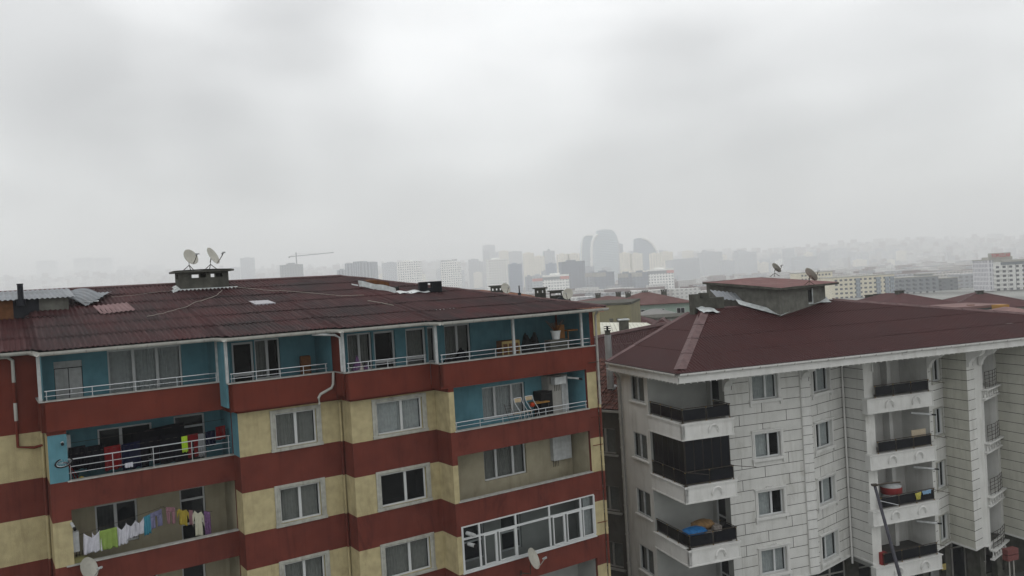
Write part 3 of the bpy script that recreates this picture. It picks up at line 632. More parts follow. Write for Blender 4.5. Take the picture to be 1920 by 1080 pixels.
# side wall and corner loggias
SX = -5.75
Hs = [(2.45, 3.95, 13.2 - d_, 14.55 - d_) for d_ in rows]
Ps = wall(wb, (SX, 5.0), (SX, 1.65), 0, ZTB, [(h[0] - 1, h[1] - 1, h[2], h[3]) for h in Hs], matf=lambda s, z: 0, depth=.12); wall(wb, (-1.2, 5.0), (SX, 5.0), 0, ZTB, matf=lambda s, z: 0); wall(wb, (-1.2, 12), (-1.2, 5.0), 0, ZTB, matf=lambda s, z: 0)
for h in Hs: window(bB, Ps, h[0] - 1, h[1] - 1, h[2], h[3], cols=(.5,), curt='full', cm='curtaind', off=-.06, room=.7, pvc='pvcgrey'); q = MB(); q.box(h[0] - 1.15, h[1] - .85, 0, .09, h[2] - .09, h[2] - .02, 0, Ps); q.build('sill', M['whitetrim'], bB)
for k, d_ in enumerate(rows):
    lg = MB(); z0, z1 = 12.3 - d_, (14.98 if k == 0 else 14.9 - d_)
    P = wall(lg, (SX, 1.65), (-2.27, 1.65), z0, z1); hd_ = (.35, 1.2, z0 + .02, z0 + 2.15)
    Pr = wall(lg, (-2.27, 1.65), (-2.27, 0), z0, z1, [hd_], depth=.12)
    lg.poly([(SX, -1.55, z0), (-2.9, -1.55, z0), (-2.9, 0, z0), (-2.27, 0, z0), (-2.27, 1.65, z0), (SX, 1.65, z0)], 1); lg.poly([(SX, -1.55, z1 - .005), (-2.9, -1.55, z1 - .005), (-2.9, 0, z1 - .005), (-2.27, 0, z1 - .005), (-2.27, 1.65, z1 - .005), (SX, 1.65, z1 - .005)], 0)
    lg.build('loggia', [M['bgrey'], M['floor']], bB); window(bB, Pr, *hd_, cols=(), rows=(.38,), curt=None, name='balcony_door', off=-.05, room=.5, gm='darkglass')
def arc(m, P, s, z, r=.26):
    m.tube([P(s + r * math.cos(math.pi * j / 14), .03, z + r * 1.05 * math.sin(math.pi * j / 14)) for j in range(15)], .06, 8)
    m.tube([P(s + (r - .08) * math.cos(math.pi * j / 14), .02, z + (r - .08) * 1.05 * math.sin(math.pi * j / 14)) for j in range(15)], .025, 6)
    for sg in (-1, 1):
        m.tube([P(s + sg * r + .055 * math.cos(t * .7) , .035, z - .04 + .055 * math.sin(t * .7)) for t in range(10)], .022, 6)
        m.box(s + sg * r - .03, s + sg * r + .03, 0, .05, z - .12, z - .02, 0, P)
def fascia(pts, zt, h, arcs, right_end=True, name='balcony_slab'):
    m = MB(); n_ = len(pts) - 1
    for i, (a, b) in enumerate(zip(pts, pts[1:])):
        P, L_ = plan(a, b); m.box(0, L_, -.16, 0, zt - h, zt, 0, P)
        m.box(-.05, L_ + .05, -.2, .06, zt + .001, zt + .05, 0, P); m.box(-.03, L_ + .03, -.16, .035, zt - .07, zt - .001, 0, P); m.box(-.02, L_ + .02, -.1, .03, zt - h - .045, zt - h + .02, 0, P)
        for s in arcs.get(i, ()): arc(m, P, s, zt - h + .3)
        if i == n_ - 1:
            for s in (L_ - .03, ): m.box(s - .04, s, 0, .03, zt - h, zt, 0, P)
    m.poly([(p[0], p[1], zt - h + .02) for p in pts] + ([(-2.9, 0, zt - h + .02), (-2.27, 1.6, zt - h + .02), (SX, 1.6, zt - h + .02)] if n_ > 1 and pts[0][0] < 0 else []), 0)
    return m.build(name, M['whitetrim'], bB)
def brail(pts, z0, h=.68, pad=.0, gold=True):
    m = MB(); p = MB(); g_ = MB()
    for a, b in zip(pts, pts[1:]):
        P, L_ = plan(a, b); n = max(1, round(L_ / 1.15)); m.tube([P(-.05, 0, z0 + h), P(L_ + .05, 0, z0 + h)], .022, 8); m.tube([P(0, 0, z0 + .08), P(L_, 0, z0 + .08)], .012, 6)
        for k in range(n + 1):
            s = L_ * k / n; m.tube([P(s, 0, z0), P(s, 0, z0 + h)], .02, 6); m.tube([P(s, 0, z0 + h - .05), P(s, 0, z0 + h - .01)], .032, 8, 1); m.tube([P(s, 0, z0), P(s, 0, z0 + .03)], .04, 8, 1)
            if k < n: p.box(s + .04, s + L_ / n - .04, -.008, .008, z0 + .1, z0 + h - .06, 0, P)
    o = m.build('railing', [M['darksteel'], M['brass']], bB); p.build('panel', M['blackglass'], o); return o
L1 = [(SX - .03, 1.7), (SX - .03, -1.6), (-2.9, -1.6), (-2.9, -.005)]
for k, d_ in enumerate(rows):
    fascia(L1[:3], 12.62 - d_, .74, {1: (1.75,)})
    brail([(SX + .09, 1.6), (SX + .09, -1.5), (-3.02, -1.5), (-3.02, -.1)] if k != 1 else [(SX + .04, 1.6), (SX + .04, -1.54), (-3.02, -1.54), (-3.02, -.1)], 12.67 - d_)
    if k == 1:
        e = MB(); p = MB()
        for a, b in (((SX + .12, 1.6), (SX + .12, -1.46)), ((SX + .12, -1.46), (-3.1, -1.46)), ((-3.1, -1.46), (-3.1, -.02))):
            P, L_ = plan(a, b); n = max(1, round(L_ / .55)); p.box(.02, L_ - .02, -.01, .01, 9.7, 11.84, 0, P)
            for j in range(n + 1): s = min(max(L_ * j / n, .02), L_ - .02); e.box(s - .012, s + .012, -.02, .02, 9.68, 11.86, 0, P)
            e.box(0, L_, -.025, .025, 9.66, 9.7, 0, P); e.box(0, L_, -.025, .025, 11.82, 11.87, 0, P)
        o = e.build('glazed_enclosure', M['darksteel'], bB); p.build('panel', M['blackglass'], o)
for k in range(5):
    d_ = DZ * k; L2 = [(6.02, -.3), (6.02, -.75), (10.78, -.75), (10.78, -.3)] if 0 else [(6.15, -.31), (6.15, -.66), (10.72, -.66)]
    if k == 4:
        break
    m_ = MB(); P, L_ = plan((6.15, -.66), (10.72, -.66)); zt = 12.44 - d_; m_.box(0, L_, -.36, 0, zt - .72, zt, 0, P); m_.box(-.05, L_ + .05, -.36, .06, zt + .001, zt + .05, 0, P); m_.box(-.03, L_ + .03, -.36, .03, zt - .77, zt - .721, 0, P); m_.box(-.03, 0, -.36, .02, zt - .72, zt, 0, P)
    for s in (L_ - .05, ): m_.box(s - .04, s, 0, .03, zt - .72, zt, 0, P)
    for s in (1.5, 3.35): arc(m_, P, s, zt - .42)
    m_.build('balcony_slab', M['whitetrim'], bB); brail([(6.8, -.56), (10.5, -.56)], zt + .05, .66)
    lg = MB(); z0, z1 = 12.2 - d_, (14.98 if k == 0 else 14.7 - d_); hh = (.25, 1.15, z0 + .75, z0 + 2.25)
    P = wall(lg, (6.5, 1.7), (10.75, 1.7), z0, z1, [hh], matf=lambda s, z: 0 if s < 2.6 else 2); wall(lg, (6.5, -.15), (6.5, 1.7), z0, z1); hd2 = (.3, .5, z0 + .4, z0 + 1.9); wall(lg, (10.75, 1.7), (10.75, -.15), z0, z1, matf=lambda s, z: 2)
    lg.poly([(6.5, -.3, z0), (10.75, -.3, z0), (10.75, 1.7, z0), (6.5, 1.7, z0)], 1); lg.poly([(6.5, -.3, z1 - .005), (10.75, -.3, z1 - .005), (10.75, 1.7, z1 - .005), (6.5, 1.7, z1 - .005)], 0)
    lg.box(9.35, 9.6, 1.2, 1.7, z0, z1 - .01, 3)
    lg.build('loggia', [M['bgrey'], M['floor'], M['white'], M['whitetrim']], bB)
    window(bB, P, *hh, cols=(.5,), curt=None, off=-.08, room=.5, gm='darkglass')
# mouldings: pilaster, corner strips, overhang edge, soffits
pl_ = MB(); P, _ = plan(W[1], W[2]); pl_.box(4.62, 5.2, 0, .11, ZB + .05, ZTB - .35, 0, P); P, _ = plan(W[8], W[9]); 
for k in range(22): pl_.box(4.6, 5.22, .11, .125, ZB + .4 + k * .5, ZB + .42 + k * .5, 1, plan(W[1], W[2])[0])
pl_.build('pilaster', [M['whitetrim'], M['joint']], bB)
def bracket(P, s, wd=.22):
    m = MB(); m.box(s - wd, s + wd, 0, .85, 14.55, 14.93, 0, P); pr = [(0, 13.7), (.12, 13.72), (.16, 13.95), (.34, 14.2), (.7, 14.35), (.85, 14.55)]
    for (o1, z1), (o2, z2) in zip(pr, pr[1:]):
        m.poly([P(s - wd, o1, z1), P(s + wd, o1, z1), P(s + wd, o2, z2), P(s - wd, o2, z2)])
        for sg in (-wd, wd): m.poly([P(s + sg, 0, z1), P(s + sg, o1, z1), P(s + sg, o2, z2), P(s + sg, 0, z2)])
    m.tube([P(s + wd + .005, o + .0, z + .04) for o, z in pr], .02, 6, 1)
    m.build('eave_bracket', [M['whitetrim'], M['joint']], bB)
for i, s in ((1, .12), (1, 4.9), (5, .1), (7, .25), (9, .1), (11, .2)): bracket(plan(W[i], W[i + 1])[0], s)
ov = MB(); poly = [(SX, -1.2), (-2.9, 0)] + [W[i] for i in range(1, 13)] + [(20.5, 12), (SX, 12)]
ov.poly([(x, y, ZB + .02) for x, y in [(SX, 1.6)] + [W[i] for i in range(1, 13)] + [(20.5, 12), (-1.2, 12), (-1.2, 5), (SX, 5)]], 0)
for i in (1, 2, 3, 5, 6, 7, 8, 9, 10, 11):
    P, L_ = plan(W[i], W[i + 1]); ov.box(-.02, L_ + .02, -.05, .05, ZB - .04, ZB + .06, 1, P)
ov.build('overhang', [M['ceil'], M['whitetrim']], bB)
wb.build('wall', [M['white'], M['whitew'], M['joint']], bB)
# shopfront level, dark and set back
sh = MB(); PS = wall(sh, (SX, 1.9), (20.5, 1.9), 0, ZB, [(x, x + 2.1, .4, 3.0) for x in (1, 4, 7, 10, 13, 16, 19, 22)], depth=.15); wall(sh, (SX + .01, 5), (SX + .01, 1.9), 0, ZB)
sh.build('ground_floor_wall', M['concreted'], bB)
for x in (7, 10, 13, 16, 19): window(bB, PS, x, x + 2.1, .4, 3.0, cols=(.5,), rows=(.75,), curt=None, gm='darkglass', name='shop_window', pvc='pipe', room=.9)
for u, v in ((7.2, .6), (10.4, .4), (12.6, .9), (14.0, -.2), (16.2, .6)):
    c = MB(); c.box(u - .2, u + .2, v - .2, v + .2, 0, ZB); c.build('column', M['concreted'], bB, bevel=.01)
# eaves
ev = MB(); EV = -2.42; EU = -6.3; ZE = 14.78
ev.poly([(EU, EV, ZE), (21, EV, ZE), (21, 5.3, ZE), (EU, 5.3, ZE)][::-1], 0); ev.poly([(-1.4, 5.3, ZE), (21, 5.3, ZE), (21, 12.5, ZE), (-1.4, 12.5, ZE)][::-1], 0)
for a, b in (((EU, 5.0), (EU, EV)), ((EU, EV), (21, EV))):
    P, L_ = plan(a, b); ev.box(0, L_, -.05, 0, ZE - .06, 15.13, 0, P); ev.box(0, L_, 0, .02, 15.0, 15.05, 0, P)
    s = .3
    while s < L_: ev.box(s, s + .03, -.02, .015, ZE - .11, ZE - .06, 0, P); s += .35
ev.build('soffit', M['whitetrim'], bB)
gb_ = MB(); gutter(gb_, [(EU, 5.0), (EU, EV), (21, EV)], .08, 15.16); gb_.build('gutter', [M['whitetrim'], M['pipe']], bB)
# roof
rb = MB(); E0 = (EU - .12, EV - .1); AP = (-1.1, 3.45); AR = (8.1, 3.9)
def zf(v): return 15.2 + (v - E0[1]) / (3.9 - E0[1]) * 2.52
def ul(v): return E0[0] + (v - E0[1]) / (AP[1] - E0[1]) * (AP[0] - E0[0])
def ur(v): return 26 + (v - E0[1]) / (AR[1] - E0[1]) * (AR[0] - 26)
for r_ in range(4):
    v0 = E0[1] + (3.9 - E0[1]) * r_ / 4; v1 = E0[1] + (3.9 - E0[1]) * (r_ + 1) / 4
    n = 60
    for j in range(n):
        def U(v, t): a = ul(min(v, 3.45)); b = ur(v); return a + (b - a) * t
        rb.poly([(U(v0, j / n), v0, zf(v0) + .012), (U(v0, (j + 1) / n), v0, zf(v0) + .012), (U(v1, (j + 1) / n), v1, zf(v1)), (U(v1, j / n), v1, zf(v1))], 0)
zA = zf(3.45); ZL2 = 15.1
for r_ in range(3):
    t0, t1 = r_ / 3, (r_ + 1) / 3; lz = lambda t: 15.2 + (zA - 15.2) * t
    rb.poly([(E0[0] + (AP[0] - E0[0]) * t0, E0[1] + (AP[1] - E0[1]) * t0, lz(t0) + .01), (E0[0] + (AP[0] - E0[0]) * t1, E0[1] + (AP[1] - E0[1]) * t1, lz(t1)), (E0[0] + (AP[0] - E0[0]) * t1, 5.0, lz(t1)), (E0[0] + (AP[0] - E0[0]) * t0, 5.0, lz(t0) + .01)], 1)
rb.poly([(AP[0], 3.45, zA), (AR[0], 3.9, 17.72), (AR[0], 5, 17.7), (AP[0], 5, zA)], 0)
rb.poly([(AP[0], 5, zA), (AR[0], 5, 17.7), (21, 12.5, 15.1), (AP[0], 12.5, 15.1)], 0); rb.poly([(26, E0[1], 15.2), (21, 12.5, 15.1), (AR[0], 5, 17.7), (AR[0], 3.9, 17.72)], 0)
rb.poly([(E0[0], 5, 15.18), (AP[0], 5, zA), (AP[0], 5, 15.1)], 0); rb.poly([(AP[0], 5, 15.1), (AP[0], 5, zA), (AP[0], 12.5, 15.1)], 0); rb.poly([(E0[0], 5, 15.17), (E0[0], E0[1], 15.17), (26, E0[1], 15.17), (21, 12.5, 15.05), (AP[0], 12.5, 15.05), (AP[0], 5, 15.1)], 0)
roofB = rb.build('roof', [M['roofB'], M['roofBy']], bB)
def capline(a, b, s1, s2, wd, seg, name='ridge_cap', m='cap'):
    a, b = Vector(a), Vector(b); m_ = MB(); n = max(1, round((b - a).length / seg)); s1 = Vector(s1).normalized() * wd; s2 = Vector(s2).normalized() * wd; upv = Vector((0, 0, .035))
    for k in range(n):
        p = a + (b - a) * k / n; q = a + (b - a) * (k + 1) / n; l = Vector((0, 0, .02))
        m_.poly([p + s1 + upv * .4 + l, p + upv * 2 + l, q + upv * 2, q + s1 + upv * .4]); m_.poly([p + upv * 2 + l, p + s2 + upv * .4 + l, q + s2 + upv * .4, q + upv * 2])
        m_.poly([p + s1 - upv * .3, p + s1 + upv * .4 + l, q + s1 + upv * .4, q + s1 - upv * .3]); m_.poly([p + s2 - upv * .3, p + s2 + upv * .4 + l, q + s2 + upv * .4, q + s2 - upv * .3]); m_.poly([p + s1 - upv, p + s2 - upv, p + s2 + upv * .5 + l, p + upv * 2 + l, p + s1 + upv * .5 + l])
    return m_.build(name, M[m], roofB)
sF = (.85, -.62 * 0 + 0, 0)
capline((E0[0] + .25, E0[1] + .28, 15.3), (AP[0], AP[1], zA + .02), Vector((1, 0, 0)), Vector((0, 1, 0)), .42, 1.9)
capline((E0[0], 5.0, 15.2), (AP[0], 5.0, zA), Vector((0, -1, 0)), Vector((0, 1, -.15)), .27, 1.9)
capline((AP[0], 4.4, zA + .1), (AR[0], 4.4, 17.78), Vector((0, -1, -.3)), Vector((0, 1, -.3)), .2, 1.9)
capline((AR[0], 3.9, 17.72), (26, E0[1], 15.2), Vector((-.1, -1, -.39)), Vector((1, .3, -.3)), .2, 1.9)
# rainwater pipes on B
def bpipe(pts, r=.05, mk='pipe'):
    m = MB(); m.tube(pts, r, 8); z = pts[-1][2] + .6
    while z < pts[-2][2]: m.tube([(pts[-1][0], pts[-1][1], z), (pts[-1][0], pts[-1][1], z + .06)], r * 1.3, 8); z += 1.6
    m.build('downpipe', M[mk], bB)
bpipe([(6.12, 1.12, 14.9), (6.15, 1.12, 14.8), (6.15, 1.12, 3.1)], mk='whitetrim')
bpipe([(7.6, -2.45, 15.05), (6.95, -2.45, 14.98), (6.88, -2.3, 14.85), (6.88, -.38, 14.6), (6.88, -.38, 13.9)], .045, 'whitetrim')
bpipe([(-6.2, 4.7, 14.9), (-5.85, 4.75, 14.3), (-5.85, 4.75, .2)], .09, 'pipe')
bpipe([(12.3, .9, 3.45), (12.0, .8, 3.3), (11.95, .8, .1)], .05, 'pipe'); bpipe([(14.4, -.3, 3.45), (14.2, -.4, 3.3), (14.15, -.4, .1)], .05, 'pipe'); bpipe([(16.5, -1.6, 3.45), (16.6, -1.6, 3.3), (16.6, -1.6, .1)], .05, 'pipe')
# --- roof house
q = B.w((3.14, 2.29, 0)); X = Fr(q.x, q.y, 37.8)
yl = onX(X, 1325, 545, 0).y; xr = onY(X, 1547, 545, 0).x
cl = onX(X, 1317, 530, -.45); cr_ = onY(X, 1573, 530, -.45); cn_ = onX(X, 1468, 541, -.45)
zn = onX(X, 1468, 541, -.45).z
st = MB(); zb = 16.6
zt_ = lambda x, y: zn + (cl.z - zn) * (y + .45) / (cl.y + .45) + (cr_.z - zn) * (x + .45) / (cr_.x + .45)
cs = [(0, 0), (xr, 0), (xr, yl), (0, yl)]
for (a, b), (c, d) in zip(cs, cs[1:] + cs[:1]):
    st.poly([(a, b, zb), (c, d, zb), (c, d, zt_(c, d) - .05), (a, b, zt_(a, b) - .05)])
off_ = X.w((0, 0, 0)) - B.o
hut = bpy.data.objects.new('roof_house', None); COL.objects.link(hut); hut.parent = bB
hut.location = (3.14, 2.29, 0); hut.rotation_euler = (0, 0, R(37.8 - 19.1))
st.build('wall', M['concrete'], hut)
sb = MB(); c4 = [(-.45, -.45), (cr_.x, -.45), (cr_.x, cl.y), (-.45, cl.y)]
top = [(a, b, zt_(a, b) + .03) for a, b in c4]; bot = [(a, b, zt_(a, b) - .09) for a, b in c4]
sb.grid(8, 8, lambda a, b: (c4[0][0] + (c4[1][0] - c4[0][0]) * a, c4[0][1] + (c4[3][1] - c4[0][1]) * b, zt_(c4[0][0] + (c4[1][0] - c4[0][0]) * a, c4[0][1] + (c4[3][1] - c4[0][1]) * b) + .03 + .02 * math.sin(7 * a + 3 * b))); sb.poly(bot[::-1], 1)
for i in range(4): j = (i + 1) % 4; sb.poly([bot[i], bot[j], (top[j][0], top[j][1], top[j][2] + .0), top[i]], 1)
M['redfelt'] = mat('faded_red_roof_felt', (.17, .075, .07), .7, .25, 2, dirt=.6, dcol=(.28, .2, .19), dscale=1.2); sb.build('slab', [M['redfelt'], M['concreted']], hut)
vt = MB(); vx = onY(X, 1519, 550, 0).x; vt.box(vx - .22, vx + .1, -.03, .01, 17.75, 18.45, 1); vt.box(vx + .1, vx + .16, -.08, -.02, 17.6, 18.5, 0); vt.box(vx - .3, vx + .16, -.08, -.02, 17.6, 17.68, 0); vt.build('vent', [M['flash'], M['black']], hut)
# flashing skirt round its foot
fl_ = MB(); 
def rp(px, py): return hit(B, px, py, (E0[0], E0[1], 15.2), (0, -2.52 / (3.9 - E0[1]), 1))
path = [rp(x, y) for x, y in ((1385, 572), (1410, 579), (1440, 587), (1462, 592.5), (1485, 582), (1515, 572), (1535, 568), (1556, 567))]
for i, (a, b) in enumerate(zip(path, path[1:])):
    wv = Vector((.0, -.16, .03)); inn = Vector((.05, .34, .34))
    fl_.poly([a + wv, b + wv, b + Vector((0, 0, .08)), a + Vector((0, 0, .08))]); fl_.poly([a + Vector((0, 0, .08)), b + Vector((0, 0, .08)), b + inn, a + inn])
fl_.build('flashing', M['flash'], roofB)
fz = MB(); p0 = rp(1347, 566); fz.grid(24, 3, lambda a, b: (p0.x - .1 + 1.5 * a, p0.y - .1 + .75 * b - a * .25, p0.z + .2 + .5 * b - .25 * a + .03 * math.sin(a * 24 * 1.6))); fz.build('flashing', M['zinc'], roofB)
# low crenellated chimney at the hip head, with its pale cap sheet
ch = MB(); c0 = onY(B, 1297, 560, 4.2); c1 = onY(B, 1345, 560, 4.2)
ch.box(c0.x, c1.x + .3, 4.0, 4.5, 16.9, c0.z - .02); ch.box(c0.x, c0.x + .4, 4.0, 4.5, c0.z - .02, c0.z + .24); ch.box(c0.x + .62, c0.x + 1.0, 4.0, 4.5, c0.z - .02, c0.z + .28)
ch.build('chimney', M['concreted'], roofB)
fs = MB(); fs.grid(12, 4, lambda a, b: (c0.x + .1 + 1.05 * a, 3.2 + .8 * b, 17.58 + .26 * b + .05 * math.sin(a * 5) + .02 * math.sin(b * 9 + a * 14))); fs.build('flashing', M['flash'], roofB)
# aerials on the roof house
for px, py, ang, lab in ((1455, 518, -12, 'brown satellite dish at the back of the red-topped roof house'), (1520, 534, -12, 'brown satellite dish on the right of the red-topped roof house')):
    r_ = ray(px, py); N_ = X.z - X.x * ((cr_.z - zn) / (cr_.x + .45)) - X.y * ((cl.z - zn) / (cl.y + .45)); p = X.w((-.45, -.45, zn + .03)); t_ = (p - EYE).dot(N_) / r_.dot(N_); loc = X.loc(EYE + r_ * t_)
    t = dish(X, loc, -20, 35, .36 if px < 1500 else .43, lab, stand=.35, group='satellite dishes on the roof house')
# --- clutter on B's balconies
def rod(a, b, label, fr=B, r=.016, m='darksteel'):
    mb = MB(); mb.tube([a, b], r, 6); mb.tube([a, Vector(a) + (Vector(b) - Vector(a)) * .04], r * 1.8, 6); return solo('clothes_rod', mb, M[m], fr, label, 'clothes rod', 'clothes rods sticking out from the white balconies')
rod((-3.1, -1.55, 13.36 - DZ), (-2.2, -2.3, 13.3 - DZ), 'dark clothes rod sticking right from the black glazed balcony')
rod((-5.6, -1.6, 13.34 - DZ), (-4.9, -2.3, 13.3 - DZ), 'dark clothes rod crossing the front rail of the black glazed balcony')
for k in range(4): rod((10.4, -.6, 13.1 - DZ * k), (10.9, -1.3, 12.98 - DZ * k), ['dark clothes rod right of the topmost twin-arch balcony rail', 'dark clothes rod right of the balcony with the pale board', 'dark clothes rod right of the balcony with blue washing', 'dark clothes rod right of the lowest twin-arch balcony'][k])
rod((6.7, -.6, 13.0 - 2 * DZ), (7.3, -1.3, 12.85 - 2 * DZ), 'pale clothes rod poking out left on the balcony with blue washing', m='steel')
for k in (1, 2, 3):
    m = MB(); a = Vector((9.6, -.1, 14.35 - DZ * k)); b = Vector((10.75, -.75, 14.2 - DZ * k)); m.tube([a, a + (b - a) * .82], .06, 10, 0); m.tube([a + (b - a) * .8, b], .045, 10, 1)
    solo('flue_pipe', m, [M['pvcgrey'], M['black']], B, ['', 'white black-tipped flue pipe above the pale board on the second balcony', 'white black-tipped flue pipe above the balcony with blue washing', 'white black-tipped flue pipe above the lowest twin-arch balcony'][k], 'flue pipe', 'boiler flues of the white building')
bd = MB(); z = 12.3 - DZ; bd.box(9.3, 10.3, -.42, -.38, z + .2, z + 1.15); M['board'] = mat('beige_board', (.50, .42, .31), .8, .06); solo('board', bd, M['board'], B, 'pale beige board leaning behind a black balcony rail', 'board')
tk = MB(); z = 12.2 - 2 * DZ; tk.lathe([(.02, 1.35), (.35, 1.32), (.55, 1.2), (.56, .1), (.02, .1)], 20, 0, lambda x, y, zz: (8.4 + x, .35 + y, z + zz)); tk.lathe([(.565, 1.15), (.575, 1.12), (.575, .8), (.565, .78)], 20, 1, lambda x, y, zz: (8.4 + x, .35 + y, z + zz))
M['redplastic'] = mat('red_plastic', (.28, .03, .03), .4); solo('water_tank', tk, [M['pvcgrey'], M['redplastic']], B, 'grey round tank with red band behind balcony rail of blue washing', 'water tank', smooth=True)
def sheet(name, fr, a, b, drop, mats, label, cat, group=None, amp=.03, sag=0, taper=0, nu=14, nv=10, sol=.008, waves=3.0, hem=.03):
    a, b = Vector(a), Vector(b); d = b - a; n = Vector((d.y, -d.x, 0)).normalized(); m = MB(); ph = random.random() * 6
    def F(s, t):
        t_ = 1 - t; p = a + d * (.5 + (s - .5) * (1 + taper * t_)); p.z -= drop * t_ * (1 + hem * math.sin(s * 13 + ph)) + sag * 4 * s * (1 - s) * (1 - t_ * .5)
        return p + n * amp * (.35 + t_) * math.sin(s * waves * 6.28 + ph + t_ * 1.2)
    m.grid(nu, nv, F); return solo(name, m, mats, fr, label, cat, group, smooth=True, solid=sol)
M['clblue'] = mat('pale_blue_cloth', (.25, .42, .6), .9, .3, 12); M['clyel'] = mat('yellow_cloth', (.55, .5, .12), .9, .3, 10)
sheet('towel', B, (9.1, -.62, 13.05 - 2 * DZ), (9.55, -.62, 13.1 - 2 * DZ), .38, M['clyel'], 'small yellow and blue cloth hung over the black balcony rail', 'cloth', taper=-.5)
sheet('towel', B, (9.6, -.62, 13.1 - 2 * DZ), (10.25, -.62, 13.13 - 2 * DZ), .2, M['clblue'], 'pale blue cloth hung over the black balcony rail', 'cloth', taper=-.2)
rc = MB(); z = 12.3 - 3 * DZ; rc.box(6.7, 7.1, -.5, -.2, z + .05, z + .85); rc.box(6.74, 7.06, -.52, -.5, z + .1, z + .8, 1); solo('crate', rc, [M['redplastic'], mat('dark_red_plastic', (.14, .02, .02), .5)], B, 'red plastic crate at the left end of the lowest twin-arch balcony', 'crate', bevel=.02)
# bags on the third corner balcony
M['bagblue'] = mat('blue_plastic_bag', (.02, .16, .42), .4, .3, 9, bump=.8, bscale=9); M['bagbrown'] = mat('brown_sack', (.26, .16, .07), .8, .3, 8, bump=.8, bscale=10); M['carton'] = mat('printed_carton', (.34, .31, .28), .7, .5, 9)
def bag(cx, cy, z0, rx, ry, rz_, mk, name, label, cat):
    m = MB(); m.lathe([(max(.01, math.sin(math.pi * k / 12)), -math.cos(math.pi * k / 12)) for k in range(13)], 22, 0, lambda x, y, z: (cx + rx * (abs(x) ** .75 * (1 if x > 0 else -1)) * (1 + .12 * math.sin(9 * y + 4 * z)), cy + ry * y * (1 + .1 * math.sin(7 * x)), z0 + rz_ * (1 + z * (1 + .1 * math.sin(5 * x + 3 * y)))))
    return solo(name, m, M[mk], B, label, cat, smooth=True)
z = 12.3 - 2 * DZ
bx = MB(); bx.box(-5.35, -3.75, -.9, .25, z + .01, z + .75); solo('carton', bx, M['carton'], B, 'large printed carton under the blue and brown bags on corner balcony', 'carton', bevel=.03)
bag(-4.9, -.75, z + .72, .62, .45, .2, 'bagblue', 'plastic_bag', 'bright blue plastic bag piled on the white corner balcony', 'bag')
bag(-4.1, -.2, z + .74, .6, .4, .24, 'bagbrown', 'sack', 'brown sack on top of the pile on the white corner balcony', 'sack')
bx = MB(); bx.box(-3.72, -3.3, -.7, -.1, z + .01, z + .95); bx.box(-3.7, -3.32, -.72, -.7, z + .3, z + .7, 1); solo('carton', bx, [M['carton'], M['white']], B, 'upright grey carton right of the blue bag on corner balcony', 'carton', bevel=.015)

# street-level signs under the white block
def pxs(px, py, v): return onY(B, px, py, v)
a = pxs(1884, 1030, -2.6); b = pxs(1905, 1047, -2.6); t = thing('sign', 'dull red double-box sign on two poles under the white block', 'sign', B, ((a.x + b.x) / 2, -2.6, 0)); w_ = (b.x - a.x) / 2
for z0, z1 in (((a.z + b.z) / 2 + .02, a.z), (b.z, (a.z + b.z) / 2 - .02)): m = MB(); m.box(-w_, w_, -.18, .18, z0, z1); m.build('panel', mat('faded_red_sign', (.19, .07, .065), .6, .15, 6), t, bevel=.01)
m = MB(); m.tube([(-w_ * .3, 0, 0), (-w_ * .3, 0, b.z)], .035, 8); m.tube([(w_ * .5, 0, 0), (w_ * .5, 0, b.z)], .035, 8); m.build('pole', M['pipe'], t)
a = pxs(1745, 1061, 1.6); b = pxs(1761, 1082, 1.6); m = MB(); m.box(a.x, b.x, 1.6, 1.64, b.z - .3, a.z); sgn = solo('sign', m, M['pvcgrey'], B, 'small white shop sign with dark lettering under the twin-arch balconies', 'sign')
a2 = pxs(1766, 1058, .3); m = MB(); m.box(a2.x, a2.x + .3, .3, .33, a2.z - .35, a2.z); solo('sign', m, mat('yellow_sign', (.45, .36, .12), .6, .2, 8), B, 'small yellowish sign on the pipe under the white block', 'sign')
# ================================================================ clutter on building A
mk = mat
M['clwhite'] = mk('white_cloth', (.62, .62, .68), .9, .1, 6); M['cllime'] = mk('lime_cloth', (.26, .37, .09), .9, .1, 5); M['clteal'] = mk('teal_cloth', (.06, .28, .38), .9, .1, 5)
M['cllilac'] = mk('lilac_grey_cloth', (.22, .22, .36), .9, .15, 8); M['clpink'] = mk('dusty_pink_cloth', (.32, .17, .20), .9, .15, 8); M['clyellow'] = mk('mustard_cloth', (.40, .31, .05), .9, .12, 8)
M['clcream'] = mk('cream_cloth', (.55, .54, .42), .9, .1, 6); M['clpurple'] = mk('purple_print_cloth', (.17, .09, .20), .9, .7, 26); M['clblack'] = mk('black_cloth', (.006, .006, .009), .95, .4, 5, spec=.02)
M['clred'] = mk('dark_red_cloth', (.16, .008, .010), .9, .15, 5); M['clgrey'] = mk('grey_cloth', (.26, .27, .28), .9, .1, 5); M['clneon'] = mk('neon_yellow_cloth', (.50, .75, .05), .9, .15, 9); M['clnavy'] = mk('navy_cloth', (.008, .01, .03), .95, .3, 6, spec=.02)
def PA(px, py, y): return onY(A, px, py, y)
